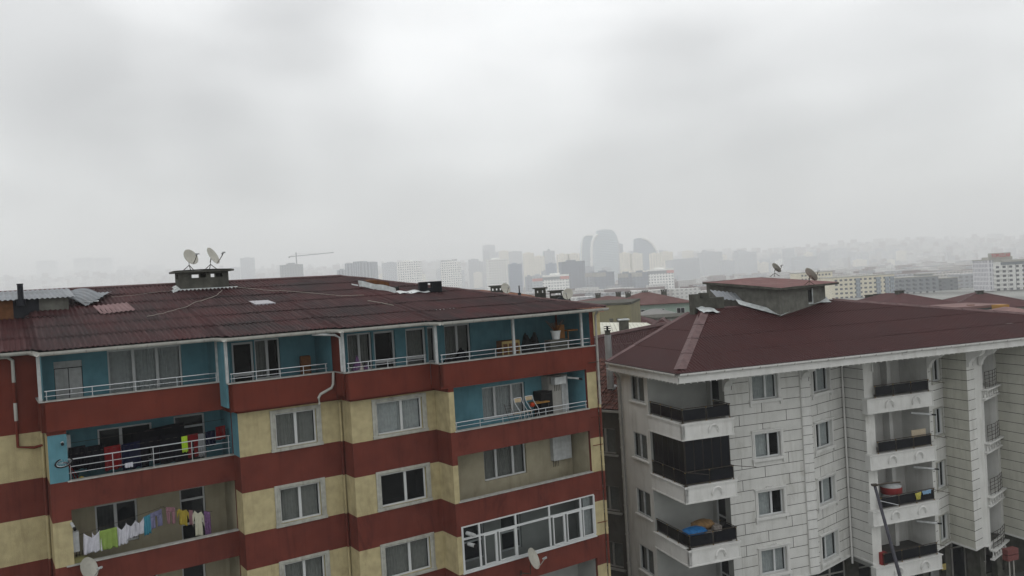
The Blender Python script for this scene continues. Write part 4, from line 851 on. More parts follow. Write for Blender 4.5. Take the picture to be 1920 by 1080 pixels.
def garment(px0, py0, px1, py1, pyb, y0, y1, mkey, name, label, cat, shape='towel', group=None, **k):
    a = PA(px0, py0, y0); b = PA(px1, py1, y1); drop = a.z - PA(px0, pyb, y0).z
    if shape == 'towel': return sheet(name, A, a, b, drop, M[mkey], label, cat, group, **k)
    d = b - a; n = Vector((d.y, -d.x, 0)).normalized(); ph = random.random() * 6; m = MB()
    def put(s, t): p = a + d * s; p.z -= drop * t; return p + n * .03 * (.3 + t) * math.sin(s * 14 + t * 3 + ph)
    if shape == 'shirt':      # body, shoulders and sleeves in one outline
        def F(u, v):
            t = 1 - v; w_ = .30 + .04 * t; sag = .10 * (1 - abs(2 * u - 1)) * (1 - t)
            return put(.5 + (u - .5) * 2 * w_, t * .98 + sag)
        m.grid(12, 12, F)
        for sg in (0, 1):
            def G(u, v, sg=sg):
                c = .2 - .2 * u if sg == 0 else .8 + .2 * u; return put(c, .02 + .16 * u + (1 - v) * (.16 + .32 * u))
            m.grid(5, 5, G)
    elif shape == 'trousers':
        m.grid(12, 4, lambda u, v: put(u, .3 * (1 - v) * 1.0))
        for c0, c1 in ((0, .44), (.56, 1)): m.grid(6, 10, lambda u, v, c0=c0, c1=c1: put(c0 + (c1 - c0) * (u * (1 - .15 * (1 - v)) + .07 * (1 - v)), .3 + .7 * (1 - v)))
    elif shape == 'vest':
        jg = [random.uniform(-.05, .05) for _ in range(13)]
        def V(u, v):
            t = 1 - v; neck = .30 * (1 - abs(2 * u - 1)) ** .8 * (1 - t); fl = (u - .5) * (1 + .16 * t) + .5
            p_ = put(fl, neck + t * (1 + jg[int(u * 12)])); q_ = n * .035 * math.sin(u * 19 + ph + 3 * t) * (.3 + t); return p_ + q_
        m.grid(16, 12, V)
    return solo(name, m, M[mkey], A, label, cat, group, smooth=True, solid=.008)
GW = 'washing on the cream balcony'
LN = 'washing hung on the cream balcony of the striped block'
y0, y1 = 1.0, 1.9
garment(157, 1000, 187, 994, 1039, 1.0, 1.1, 'clwhite', 'vest', 'white vest at the left end of the washing line, left of the lime towel', 'vest', 'vest')
garment(186, 996, 219, 988, 1034, 1.1, 1.2, 'cllime', 'towel', 'lime green towel between white vests on the washing line', 'towel')
garment(172, 998, 189, 994, 1036, 1.06, 1.14, 'clwhite', 'vest', 'second white vest, touching the lime towel on its left', 'vest', 'vest')
garment(218, 985, 237, 980, 1024, 1.22, 1.3, 'clwhite', 'vest', 'white vest just right of the lime towel', 'vest', 'vest')
garment(236, 981, 254, 975, 1012, 1.3, 1.4, 'clwhite', 'vest', 'middle white vest between the lime towel and the teal cloth', 'vest', 'vest')
garment(253, 975, 269, 970, 1005, 1.4, 1.48, 'clwhite', 'vest', 'white vest touching the teal cloth on its left', 'vest', 'vest')
garment(268, 970, 281, 964, 1006, 1.48, 1.55, 'clteal', 'shirt', 'teal blue cloth hanging between white vests and lilac trousers', 'shirt', 'towel')
garment(281, 963, 303, 954, 994, 1.55, 1.7, 'cllilac', 'trousers', 'lilac-grey trousers at the right end of the sloping washing line', 'trousers', 'trousers')
garment(311, 951, 328, 951, 982, 1.6, 1.5, 'clpink', 'shirt', 'dusty pink shirt left of the mustard one', 'shirt', 'trousers')
garment(331, 953, 354, 956, 984, 1.5, 1.35, 'clyellow', 'shirt', 'mustard yellow shirt on the short washing line', 'shirt', 'shirt')
garment(354, 956, 361, 957, 984, 1.35, 1.3, 'clpink', 'cloth', 'narrow dull pink cloth right of the mustard shirt', 'cloth')
garment(360, 957, 382, 959, 1006, 1.3, 1.2, 'clcream', 'shirt', 'cream long-sleeved shirt on the short washing line', 'shirt', 'shirt')
garment(382, 958, 394, 960, 1005, 1.2, 1.15, 'clpurple', 'dress', 'purple patterned garment at the right end of the short washing line', 'dress')
ln = MB(); a, b = PA(150, 1002, .98), PA(308, 949, 1.72); ln.tube([a, a + (b - a) * .5 - Vector((0, 0, .02)), b], .008, 5); solo('washing_line', ln, M['darksteel'], A, 'sloping washing line with white vests and a lime towel', 'washing line')
ln = MB(); a, b = PA(300, 950, 1.7), PA(398, 959, 1.1); ln.tube([a, a + (b - a) * .5 - Vector((0, 0, .03)), b], .008, 5); solo('washing_line', ln, M['darksteel'], A, 'short washing line with mustard and cream shirts', 'washing line')
# dark washing on the teal balcony above
def gy(px): return 1.3
for (x0, ya, x1, yb_, yc, mk_, shp, nm, lab, cat) in (
    (128, 840, 160, 834, 884, 'clblack', 'towel', 'cloth', 'black cloth at the left end of the teal balcony washing', 'cloth'),
    (160, 838, 194, 832, 884, 'clblack', 'towel', 'trousers', 'wide black cloth left of the dark red towel', 'cloth'),
    (194, 839, 226, 833, 884, 'clred', 'towel', 'towel', 'dark red towel in the middle of the teal balcony washing', 'towel'),
    (227, 834, 262, 826, 884, 'clnavy', 'towel', 'cloth', 'navy cloth right of the dark red towel', 'cloth'),
    (262, 826, 298, 817, 878, 'clblack', 'trousers', 'trousers', 'black trousers hanging mid-line on the teal balcony', 'trousers'),
    (298, 818, 342, 811, 872, 'clblack', 'towel', 'cloth', 'black sheet left of the neon yellow garment', 'cloth'),
    (350, 816, 371, 812, 860, 'clred', 'trousers', 'trousers', 'dark red trousers right of the neon yellow garment', 'trousers'),
    (370, 814, 383, 812, 858, 'clgrey', 'towel', 'cloth', 'pale grey cloth near the right end of the teal balcony washing', 'cloth'),
    (385, 810, 403, 806, 838, 'clnavy', 'towel', 'cloth', 'dark navy cloth left of the small red cloth', 'cloth'),
    (404, 801, 422, 797, 826, 'clred', 'towel', 'cloth', 'small dark red cloth at the right end of the teal balcony', 'cloth')):
    garment(x0, ya, x1, yb_, yc, 1.3, 1.3, mk_, nm, lab, cat, shp)
garment(245, 812, 345, 790, 838, 1.9, 1.9, 'clblack', 'cloth', 'long row of black washing on the rear line of the teal balcony', 'cloth')
garment(340, 819, 351, 817, 849, 1.22, 1.22, 'clneon', 'vest', 'neon yellow garment on the teal balcony line', 'vest')
garment(234, 869, 249, 866, 878, .93, .93, 'clwhite', 'cloth', 'small white cloth draped on the teal balcony rail', 'cloth')
for a, b, lab in (((-5.7, 1.3, 14.62), (-.05, 1.3, 14.72), 'front washing line of the teal balcony'), ((-5.7, 1.9, 14.95), (-.05, 1.9, 15.05), 'rear washing line of the teal balcony')):
    ln = MB(); ln.tube([a, b], .008, 5); solo('washing_line', ln, M['darksteel'], A, lab, 'washing line')
# a bicycle wheel poking out past the rail, with the bicycle behind
wc = PA(120, 868, .7); bk = thing('bicycle', 'bicycle parked behind the teal balcony rail, front wheel poking out past it', 'bicycle', A, (wc.x, .75, 12.9))
def wheel(cx, cy_, cz, r, ang, par, up=(0, 0, 1)):
    up = Vector(up).normalized(); m = MB(); ax = Vector((math.cos(ang), math.sin(ang), 0)); T = lambda th, rr: Vector((cx, cy_, cz)) + ax * rr * math.cos(th) + up * rr * math.sin(th)
    m.tube([T(2 * math.pi * k / 24, r) for k in range(25)], .028, 6, cap=False); w_ = m.build('wheel', M['rubber'], par, smooth=True)
    s = MB(); s.tube([T(2 * math.pi * k / 24, r - .04) for k in range(25)], .012, 5, cap=False)
    for k in range(12): s.tube([T(math.pi * k / 6, .02), T(math.pi * k / 6, r - .04)], .004, 3)
    s.build('rim', M['steel'], w_)
wz = wc.z - 12.9
m = MB(); m.grid(1, 1, lambda a, b: (a * .001, b * .001, 0)); 
wheel(0, 0, wz, .27, R(8), bk, (.25, .85, .42)); wheel(.55, .75, .35, .28, R(60), bk)
fr_ = MB()
for a, b in (((0, 0, wz), (.12, .12, wz - .05)), ((.12, .12, wz - .05), (.42, .5, .95)), ((.42, .5, .95), (.5, .68, .4)), ((.12, .12, wz - .05), (.5, .68, .4)), ((.5, .68, .4), (.55, .75, .35)), ((.42, .5, .95), (.55, .75, .35))): fr_.tube([a, b], .018, 6)
fr_.build('frame', M['clred'], bk); sd_ = MB(); sd_.box(.36, .5, .44, .6, .96, 1.02); sd_.build('saddle', M['black'], bk, bevel=.02)
M['orange'] = mk('orange_red_plastic', (.5, .06, .02), .4, .1); 
p = PA(152, 885, 1.35); tb = thing('toy_figure', 'small orange and yellow plastic toy figure behind teal balcony rail', 'toy', A, (p.x, 1.35, 13.05)); b_ = MB(); b_.lathe([(.02, 0), (.17, .02), (.2, .25), (.12, .45), (.02, .5)], 14); b_.build('body', M['orange'], tb, smooth=True); b_ = MB(); b_.lathe([(.01, .46), (.1, .5), (.13, .6), (.08, .7), (.01, .73)], 14); b_.build('head', M['clyellow'], tb, smooth=True)
def boiler(px0, py0, px1, py1, y, lab, fl=None, z=None):
    a = PA(px0, py0, y); b = PA(px1, py1, y); m = MB(); z1, z0 = max(a.z, b.z), min(a.z, b.z); m.box(0, b.x - a.x, 0, .32, 0, z1 - z0, 0)
    t = thing('boiler', lab, 'boiler', A, (a.x, y, z0)); m.build('casing', M['pvcgrey'], t, bevel=.02)
    p_ = MB()
    for k in range(4): p_.tube([(.08 + .1 * k, .16, -.3), (.08 + .1 * k, .16, 0)], .012, 6)
    p_.build('pipework', M['darksteel'], t)
    if fl:
        f = MB(); f.tube([Vector(q) - Vector((a.x, y, z0)) for q in fl], .05, 10); f.build('flue', M['pvcgrey'], t, smooth=True); e = Vector(fl[-1]) - Vector((a.x, y, z0)); d_ = (Vector(fl[-1]) - Vector(fl[-2])).normalized(); f = MB(); f.tube([e, e + d_ * .14], .05, 10); f.build('flue_tip', M['black'], t)
    return t
boiler(1036, 817, 1073, 858, -1.0, 'white boiler on the cream balcony wall right of its window'); 
M['sack'] = mk('olive_tank_plastic', (.23, .22, .09), .6, .2, 4)
boiler(131, 1000, 150, 1034, 1.1, 'white boiler with jutting flue left of the washing line', fl=[PA(128, 978, 1.4), PA(134, 981, .9), PA(139, 990, .55)])
boiler(113, 817, 135, 862, 1.5, 'grey boiler with round flue at the left end of the teal balcony', fl=[PA(116, 826, 1.3), PA(117, 832, .75)])
t = MB(); p = PA(144, 1048, 1.3); t.lathe([(.02, .72), (.3, .70), (.38, .6), (.38, .06), (.34, 0), (.02, 0)], 20, 0, lambda x, y, z: (p.x + x, 1.35 + y, 9.86 + z + .35)); solo('barrel', t, M['sack'], A, 'olive yellow plastic barrel behind the cream balcony parapet', 'barrel', smooth=True)
for x0, lab in ((.25, 'white flue pipe end jutting through the upper left pane of the glazing'), (.3, 'white black-tipped flue pipe below the other flue on glazed balcony')):
    m = MB(); z = 9.42 if x0 < .28 else 8.95; m.tube([(8.33 + x0, -2.2, z), (8.33 + x0 + .12, -2.55, z - .03)], .08, 12, 0); m.tube([(8.33 + x0 + .12, -2.55, z - .03), (8.33 + x0 + .15, -2.63, z - .04)], .07 if x0 < .28 else .082, 12, 0 if x0 < .28 else 1); solo('flue_pipe', m, [M['pvcgrey'], M['black']], A, lab, 'flue pipe')
# teal balcony of the right bay: chairs, table, appliance, flue
def folding_chair(px, py, lab, seatm='pine'):
    b = PA(px, py, -2.12); t = thing('folding_chair', lab, 'chair', A, (b.x, -2.12, 13.0), R(4))
    f = MB(); H = b.z - 13.0 + .0
    for s in (0, .42): f.tube([(s + .28, -.02, .62), (s + .2, .0, H * .55 + .25), (s + .02, .1, H - .12), (s, .14, H + .1)], .013, 6)
    for s in (.0, .42): f.tube([(s + .1, .3, .3), (s + .22, .0, H * .62)], .013, 6)
    f.tube([(0, .14, H + .1), (.42, .14, H + .1)], .013, 6); f.build('frame', M['steel'], t)
    q = MB(); q.box(.02, .40, .12, .15, H - .1, H + .08); q.build('backrest', M[seatm], t, bevel=.02); q = MB(); q.box(.03, .42, .16, .5, H * .5 + .2, H * .5 + .23); q.build('seat', M[seatm], t, bevel=.01)
    return t
folding_chair(967, 752, 'folding chair with pale wooden back, leftmost of the two pale-backed ones'); folding_chair(988, 748, 'folding chair with pale wooden back, beside the orange ball')
t = thing('folding_chair', 'dark metal chair frame leaning on the teal balcony rail, left of pale-backed chairs', 'chair', A, (PA(950, 790, -2.1).x, -2.1, 13.75)); f = MB()
for s in (0, .3): f.tube([(s + .2, 0, -.1), (s + .02, .1, .65), (s, .12, .8)], .012, 6)
for z in (.45, .58, .7): f.tube([(.03, .1, z), (.33, .1, z)], .008, 5)
f.build('frame', M['darksteel'], t)
a = PA(1003, 745, -1.6); t = thing('table', 'orange-topped table piled behind the folding chairs', 'table', A, (a.x, -1.7, 12.85)); q = MB(); q.box(-.1, .75, 0, .5, 1.42, 1.47); q.build('tabletop', mk('orange_wood', (.38, .2, .05), .6, .2, 5), t)
for x, y in ((-.05, .05), (.7, .05), (-.05, .45), (.7, .45)): q = MB(); q.tube([(x, y, 0), (x, y, 1.42)], .02, 6); q.build('leg', M['darksteel'], t)
q = MB(); p = PA(998, 759, -1.85); q.lathe([(max(.005, .11 * math.sin(math.pi * k / 10)), -.11 * math.cos(math.pi * k / 10)) for k in range(11)], 16, 0, lambda x, y, z: (p.x + x, -1.85 + y, p.z + z)); q2 = q; solo('ball', q, M['orange'], A, 'orange ball between the folding chairs', 'ball', smooth=True)
q = MB(); a = PA(1010, 735, -1.3); b = PA(1036, 780, -1.3); q.box(a.x, b.x, -1.4, -.85, 12.86, a.z); q.box(a.x + .05, b.x - .05, -1.43, -1.4, 13.2, a.z - .1); solo('cabinet', q, M['black'], A, 'low black cabinet beside the tall grey fridge', 'cabinet', bevel=.02)
a = PA(1026, 706, -1.25); b = PA(1066, 770, -1.25); t = thing('fridge', 'tall grey two-door fridge on the teal balcony', 'fridge', A, (a.x, -1.3, 12.86)); q = MB(); q.box(0, b.x - a.x, 0, .6, 0, a.z - 12.86); q.build('body', M['pipe'], t, bevel=.02); q = MB(); q.box(.02, (b.x - a.x) * .62, -.03, 0, .1, a.z - 12.9); q.build('door', M['pipe'], t, bevel=.01); q = MB(); q.box((b.x - a.x) * .65, (b.x - a.x) - .02, -.03, 0, .1, a.z - 12.9); q.build('door', M['pvcgrey'], t, bevel=.01)
boiler(1040, 708, 1062, 719, -1.85, 'small white boiler above the grey fridge', fl=[PA(1064, 708, -1.8), PA(1078, 709, -1.8), PA(1086, 710, -2.0)])
# things on the open top floor
q = MB(); p = PA(1042, 628, -1.7); 
for r0, z in ((0, 0),): q.lathe([(.02, 0), (.17, 0), (.23, .36), (.25, .36), (.25, .4), (.21, .4), (.15, .04), (.01, .04)], 18, 0, lambda x, y, z: (p.x + x, -1.7 + y, p.z - .2 + z)); 
pot = thing('plant_pot', 'bare branchy plant in a white bucket on the open top floor', 'plant', A, (p.x, -1.7, p.z - .2)); q.v = [(a - p.x, b + 1.7, c - p.z + .2) for a, b, c in q.v]; q.build('pot', M['pvc'], pot, smooth=False)
br = MB()
for k in range(26): th = k * 2.4; l = .3 + .35 * random.random(); br.tube([(0, 0, .3), (math.cos(th) * l * .3, math.sin(th) * l * .3, .5), (math.cos(th) * l * .8, math.sin(th) * l * .8, .55 + l * .6)], .008, 4)
br.build('branches', M['wood'], pot)
stn = MB(); stn.box(p.x - .5, p.x + .55, -1.95, -1.45, 15.76, p.z - .205); solo('crate', stn, M['concreted'], A, 'dark crate under the white plant bucket', 'crate', bevel=.02)
a = PA(940, 636, -1.3); cb = MB(); cb.box(0, .95, 0, .45, 0, 1.5, 0); t = thing('cupboard', 'yellow-framed cupboard behind the top floor rail left of the post', 'cupboard', A, (a.x, -1.3, 15.77)); cb.build('body', M['wood'], t); cb = MB()
for x in (0, .3, .62, .9): cb.box(x, x + .06, -.04, 0, .02, 1.42)
cb.box(.0, .96, -.041, 0, 1.36, 1.48); cb.box(.0, .96, -.041, 0, .02, .1); cb.build('frame', mk('yellow_wood', (.42, .31, .12), .6, .15, 5), t)
def heap(px0, px1, py, y, h, d_, mk_, nm, lab, cat, seed=1, z0=15.77):
    a = PA(px0, py, y).x; b = PA(px1, py, y).x; rn = random.Random(seed); m = MB()
    def F(s, t):
        e = math.sin(math.pi * s) ** .4 * math.sin(math.pi * min(1, t * 1.0)) ** .5
        return (a + (b - a) * s, y + d_ * t, z0 + .01 + h * e * (.75 + .25 * math.sin(s * 17 + 3 * t + seed) * math.cos(t * 7 + s * 5)) )
    m.grid(26, 10, F); return solo(nm, m, M[mk_], A, lab, cat, smooth=True)
heap(832, 905, 650, -1.9, 1.45, .9, 'clblack', 'tarpaulin', 'dark heap under a cover left of the cupboard on the top floor', 'covered heap', 3)
heap(985, 1025, 650, -1.7, 2.0, .9, 'black', 'tarpaulin', 'black heap between the posts on the top floor', 'covered heap', 7)
heap(655, 700, 680, -1.1, 1.55, .6, 'clpurple', 'bags', 'heap of bags with a purple top behind the downpipe post', 'heap', 5)
heap(655, 696, 684, -1.22, 1.25, .1, 'carton', 'carton', 'pale carton in front of the purple-topped heap', 'carton', 9)
q = MB(); a = PA(575, 690, .9); q.box(a.x - .22, a.x + .22, .9, 1.15, 15.77, 17.35); solo('board', q, M['wood'], A, 'upright brown board against the teal wall of the top floor', 'board', bevel=.06)
q = MB(); a = PA(1063, 620, -1.5); q.box(a.x - .1, a.x + .5, -1.7, -1.3, a.z - .02, a.z + .04); q.tube([(a.x + .05, -1.5, 15.76), (a.x + .05, -1.5, a.z)], .03, 6); q.box(a.x - .5, a.x - .1, -1.45, -1.35, 16.4, a.z + .3); solo('work_bench', q, mk('orange_brown_wood', (.28, .13, .04), .7, .2, 5), A, 'orange-brown bench behind the rail at the right end of top floor', 'bench')
lm = MB(); a = PA(212, 653, .95); lm.lathe([(.005, -.05), (.045, -.03), (.05, .02), (.03, .05), (.01, .07)], 12, 0, lambda x, y, z: (a.x + x, .95 + y, a.z + z))
ml = bpy.data.materials.new('lit_bulb'); ml.use_nodes = True; ml.node_tree.nodes['Principled BSDF'].inputs['Emission Color'].default_value = (.75, 1, .9, 1); ml.node_tree.nodes['Principled BSDF'].inputs['Emission Strength'].default_value = 6
bl_ = thing('ceiling_lamp', 'small lit bulb under the eave of the top-floor balcony', 'lamp', A, (a.x, .95, a.z - .05)); lm.v = [(x - a.x, y - .95, z - a.z + .05) for x, y, z in lm.v]; lm.build('bulb', ml, bl_, smooth=True); lc = MB(); lc.tube([(0, 0, .1), (0, 0, 18.38 - a.z + .05)], .01, 6); lc.build('flex', M['black'], bl_)
# dishes on the facade
d1 = PA(170, 1066, .55); dish(A, (d1.x - .1, .6, d1.z - .75), -50, 22, .38, 'cream satellite dish in front of the parapet below the washing line', mount='wall', mtilt=.5, stand=.55)
d2 = PA(995, 1048, -2.75); dish(A, (d2.x, -2.85, d2.z - .75), -57, 24, .44, 'cream satellite dish on the red band below the glazed balcony', mount='wall', mtilt=.55, stand=.55)
# ================================================================ on A's roof
NA = Vector((0, -.2, 1)).normalized()
cA = roofhit(338, 545); cB_ = roofhit(431, 541)
ch = bpy.data.objects.new('roof_vent_house', None); COL.objects.link(ch); ch.parent = bA; ch.location = (cA.x, cA.y, cA.z - .1)
Lc = cB_.x - cA.x; Hc = .92; m = MB()
P, _ = plan((0, 0), (Lc, 0)); hh = [(.55, .95, Hc - .26, Hc - .08), (1.0, 1.28, Hc - .26, Hc - .08), (1.5, 1.72, Hc - .26, Hc - .08), (1.76, 2.1, Hc - .26, Hc - .08)]
hh = [(a * Lc / 2.4, b * Lc / 2.4, c, d) for a, b, c, d in hh]
wall(m, (0, 0), (Lc, 0), -.3, Hc, hh, depth=.12); wall(m, (Lc, 0), (Lc, 1.0), -.5, Hc, [(.3, .7, Hc - .26, Hc - .08)], depth=.12)
wall(m, (Lc, 1.0), (0, 1.0), -.3, Hc, [(Lc - b - .22, Lc - a - .22, c, d) for a, b, c, d in (hh[0], hh[2])], depth=.12); wall(m, (0, 1.0), (0, 0), -.5, Hc, [(.3, .7, Hc - .26, Hc - .08)], depth=.12)
m.poly([(.1, .1, Hc - .34), (Lc - .1, .1, Hc - .34), (Lc - .1, .9, Hc - .34), (.1, .9, Hc - .34)], 1)
m.build('wall', [M['concreted'], M['black']], ch); m = MB(); m.grid(10, 3, lambda a, b: (-.22 + (Lc + .44) * a, -.2 + 1.4 * b, Hc + .10 + .03 * math.sin(math.pi * a))); m.box(-.22, Lc + .22, -.2, 1.2, Hc + .001, Hc + .08); m.build('slab', M['concreted'], ch)
fs = MB()
for k in range(16):
    x0 = -.35 + (Lc + .75) * k / 16; x1 = -.35 + (Lc + .75) * (k + 1) / 16; j = .05 * random.random(); fs.poly([(x0, -.16 - j, .07 - .1), (x1, -.16 - j * .6, .07 - .1), (x1, .0, .17), (x0, .0, .17)])
for k in range(8):
    y0_ = -.2 + 1.1 * k / 8; y1_ = -.2 + 1.1 * (k + 1) / 8; j = .12 * random.random(); fs.poly([(-.28 - j, y0_, .07 + .19 * y0_), (0, y0_, .2 + .19 * y0_), (0, y1_, .2 + .19 * y1_), (-.28 - j * .5, y1_, .07 + .19 * y1_)]); fs.poly([(Lc, y0_, .12 + .19 * y0_), (Lc + .3 + j, y0_, .07 + .19 * y0_), (Lc + .3 + j, y1_, .07 + .19 * y1_), (Lc, y1_, .12 + .19 * y1_)])
fs.build('flashing', M['flash'], ch)
top = cA.z - .1 + Hc + .1
def cdish(px, az, tilt, rad, lab, stand): p = onY(A, px, 510, cA.y + .5); return dish(A, (p.x, cA.y + .45, top + .0), az, tilt, rad, lab, stand=stand, group='satellite dishes on the concrete roof vent', armlen=rad * 1.35)
cdish(357, -66, 28, .38, 'left of two satellite dishes on the roof vent, facing outward', .42); cdish(398, -42, 28, .42, 'right of two satellite dishes on the roof vent, turned edge-on', .42)
# cables across the roof
def cable(pts, lab, r=.013, mkey='pvcgrey'):
    P_ = [roofhit(*p) for p in pts]; Q = []
    for a, b in zip(P_, P_[1:]):
        for k in range(6): p = a.lerp(b, k / 6); p.y += .03 * math.sin(k * 2.1 + a.x); p.z = roofz(p.x, p.y) + .055; Q.append(p)
    m = MB(); m.tube(Q, r, 5); return solo('cable', m, M[mkey], A, lab, 'cable', 'cables lying on the rusty roof')
M['cable'] = mk('pale_cable', (.34, .31, .27), .7)
cable([(417, 546), (405, 557), (375, 567), (340, 580), (305, 590), (270, 597)], 'pale cable winding down the rusty roof from the dish vent', mkey='cable')
cable([(436, 540), (480, 544), (540, 548), (590, 552), (640, 557), (690, 555)], 'long pale cable running right from the dish vent', mkey='cable')
cable([(330, 546), (290, 550), (250, 556), (200, 560)], 'thin cable running left from the dish vent', r=.008, mkey='cable')
cable([(690, 566), (715, 570), (742, 575)], 'short pale strip lying low on the rusty roof', r=.02, mkey='cable')
def onroof(px0, py0, px1, py1):
    a = roofhit(px0, py0); b = roofhit(px1, py1); return a, b
c4r = [roofhit(*p) for p in ((480, 573), (517, 570), (502, 565), (466, 567))]; m = MB(); m.poly([c + Vector((0, 0, .06)) for c in c4r]); 
for i in range(4): a, b = c4r[i], c4r[(i + 1) % 4]; m.poly([a, b, b + Vector((0, 0, .06)), a + Vector((0, 0, .06))])
M['skyl'] = mk('pale_translucent_sheet', (.36, .35, .38), .3, .05); sk = m.build('skylight', M['skyl'], roofA)
# boarded opening with white flashing, near the ridge end
a, b = roofhit(672, 538), roofhit(742, 550); d_ = b - a; m = MB(); m.grid(20, 3, lambda s, t: a + d_ * s + Vector((0, .0 - .1 * (1 - t), .02 + (.30 - .04 * s) * t + .02 * math.sin(s * 11)))); 
m.grid(6, 1, lambda s, t: a - d_.normalized() * .45 * (1 - s) + Vector((0, .04 * t, .05 + .06 * t))); fb = m.build('flashing', M['flash'], roofA)
bd = MB(); a2 = roofhit(692, 541); p = a2 + Vector((.1, .5, 0)); bd.grid(8, 2, lambda s, t: p + d_ * .62 * s + Vector((0, .35 * t, .40 + .12 * math.sin(s * 2.4) + .04 * t))); bd.grid(8, 2, lambda s, t: p + d_ * .62 * s + Vector((0, 0, (.40 + .12 * math.sin(s * 2.4)) * t))); bd.build('boarding', M['wood'], roofA)
bk_ = MB(); q = p + d_ * .63; bk_.box(q.x, q.x + .5, q.y - .05, q.y + .5, q.z - .2, q.z + .28); bk_.build('vent', M['black'], roofA, bevel=.08)
# black tar-painted chimney
a = roofhit(787, 549); b = roofhit(825, 549); Lb = .86 * (b - a).length; cm = MB(); bh = .52
wall(cm, (0, 0), (1.05, -.35), -.4, bh, [(.42, .62, bh - .30, bh - .08)], depth=.5); P, _ = plan((0, 0), (1.05, -.35)); cm.poly([P(0, 0, bh), P(1.107, 0, bh), P(1.107, -.5, bh), P(0, -.5, bh)]); cm.box(0, .42, -.5, 0, -.3, bh - .002, 0, P); cm.box(.62, 1.107, -.5, 0, -.3, bh - .002, 0, P); cm.box(.42, .62, -.5, -.0, -.3, bh - .3, 0, P)
M['tar'] = mk('black_bitumen', (.018, .02, .026), .5, .2, 4, bump=.3)
ct = cm.build('chimney', M['tar'], roofA, bevel=.05); ct.location = (a.x, a.y, a.z)
cs_ = MB(); cs_.grid(14, 3, lambda s, t: (a.x - 1.1 + 1.5 * s, a.y - .1 + .5 * t - .25 * s, a.z + .02 + .12 * t + .03 * math.sin(s * 13))); cs_.build('flashing', M['flash'], roofA)
# corrugated lean-to at the left with stove pipe and loose sheets
a = roofhit(26, 598); hA = thing('roof_shed', 'low sooty roof shed under galvanised corrugated sheets at left', 'shed', A, (a.x, a.y, a.z - .25))
b = roofhit(130, 582); L1_ = b.x - a.x; m = MB(); rz0 = a.z - .25
m.box(0, L1_ * .46, 0, 1.6, 0, 1.02, 0); m.box(L1_ * .46, L1_, .02, 1.6, .2, 1.0, 1); m.box(-1.6, 0, .0, 1.6, .1, 1.0, 2); m.build('wall', [M['tar'], M['concrete'], M['wood']], hA)
m = MB(); Z0, Z1 = 1.0, 1.40; e_ = L1_ + .25
m.grid(int((e_ + 3.2) / .03), 1, lambda s, t: (-3.0 + (e_ + 3.0) * s, -.25 + 2.6 * t * (1 if 1 else 0), Z0 + (Z1 - Z0) * t + .022 * math.sin((e_ + 3.0) * s * 2 * math.pi / .18)))
m.grid(int(1.2 / .03), 1, lambda s, t: (-3.0 + 1.6 * s, .1 + 1.5 * t, Z0 + .12 + (Z1 - Z0) * t * .6 + .022 * math.sin(1.6 * s * 2 * math.pi / .18)))
m.build('roof', M['zinc'], hA, solid=.006)
sp_ = MB(); pp = onY(A, 38, 545, a.y - .15) - Vector((a.x, a.y, rz0)); sp_.tube([(pp.x, -.14, .75), (pp.x, -.14, 1.02)], .17, 12); sp_.tube([(pp.x, -.14, .98), (pp.x, -.14, 1.62)], .105, 12); sp_.tube([(pp.x, -.14, 1.60), (pp.x, -.14, 1.63)], .12, 12); sp_.build('stove_pipe', M['tar'], hA)
fx = MB(); fx.grid(24, 2, lambda s, t: (L1_ * .2 + L1_ * .85 * s, -.25 + .3 * t, .12 + .17 * t + .05 * math.sin(s * 21) * (1 - t))); fx.build('flashing', M['flash'], hA)
def loose(px0, py0, px1, py1, dep, rot, tilt, mk_, lab, bend=0, w=.9):
    p = roofhit((px0 + px1) / 2, (py0 + py1) / 2); m = MB(); n = int(w / .022)
    m.grid(n, 8, lambda s, t: (w * (s - .5), dep * (t - .5), .05 + .022 * math.sin(s * w * 2 * math.pi / .18) + bend * math.sin(math.pi * t)))
    ca, sa = math.cos(rot), math.sin(rot); m.v = [(p.x + x * ca - y * sa, p.y + x * sa + y * ca, roofz(p.x + x * ca - y * sa, p.y + x * sa + y * ca) + z + tilt * (x / w + .5)) for x, y, z in m.v]
    return solo('corrugated_sheet', m, M[mk_], A, lab, 'roof sheet', 'loose sheets beside the roof shed', solid=.006)
loose(140, 560, 160, 572, 1.7, R(35), .25, 'zinc', 'bent grey corrugated sheet at the right end of the roof shed', .18, .9)
loose(165, 556, 185, 566, 1.5, R(-30), .12, 'zinc', 'grey corrugated sheet lying askew beyond the bent one', .02, .95)
M['pinksheet'] = corr_mat('faded_pink_sheet', (.22, .14, .14), (.17, .11, .11)); loose(190, 573, 238, 588, 1.3, R(6), .03, 'pinksheet', 'faded pinkish corrugated sheet lying on the rusty roof', 0, 1.3)
m = MB(); p = roofhit(170, 571); m.grid(4, 3, lambda s, t: (p.x - .3 + .6 * s, p.y - .2 + .5 * t, p.z + .12 + .1 * s * t)); solo('sheet', m, M['flash'], A, 'small white sheet between the grey and pinkish corrugated sheets', 'sheet', solid=.01)
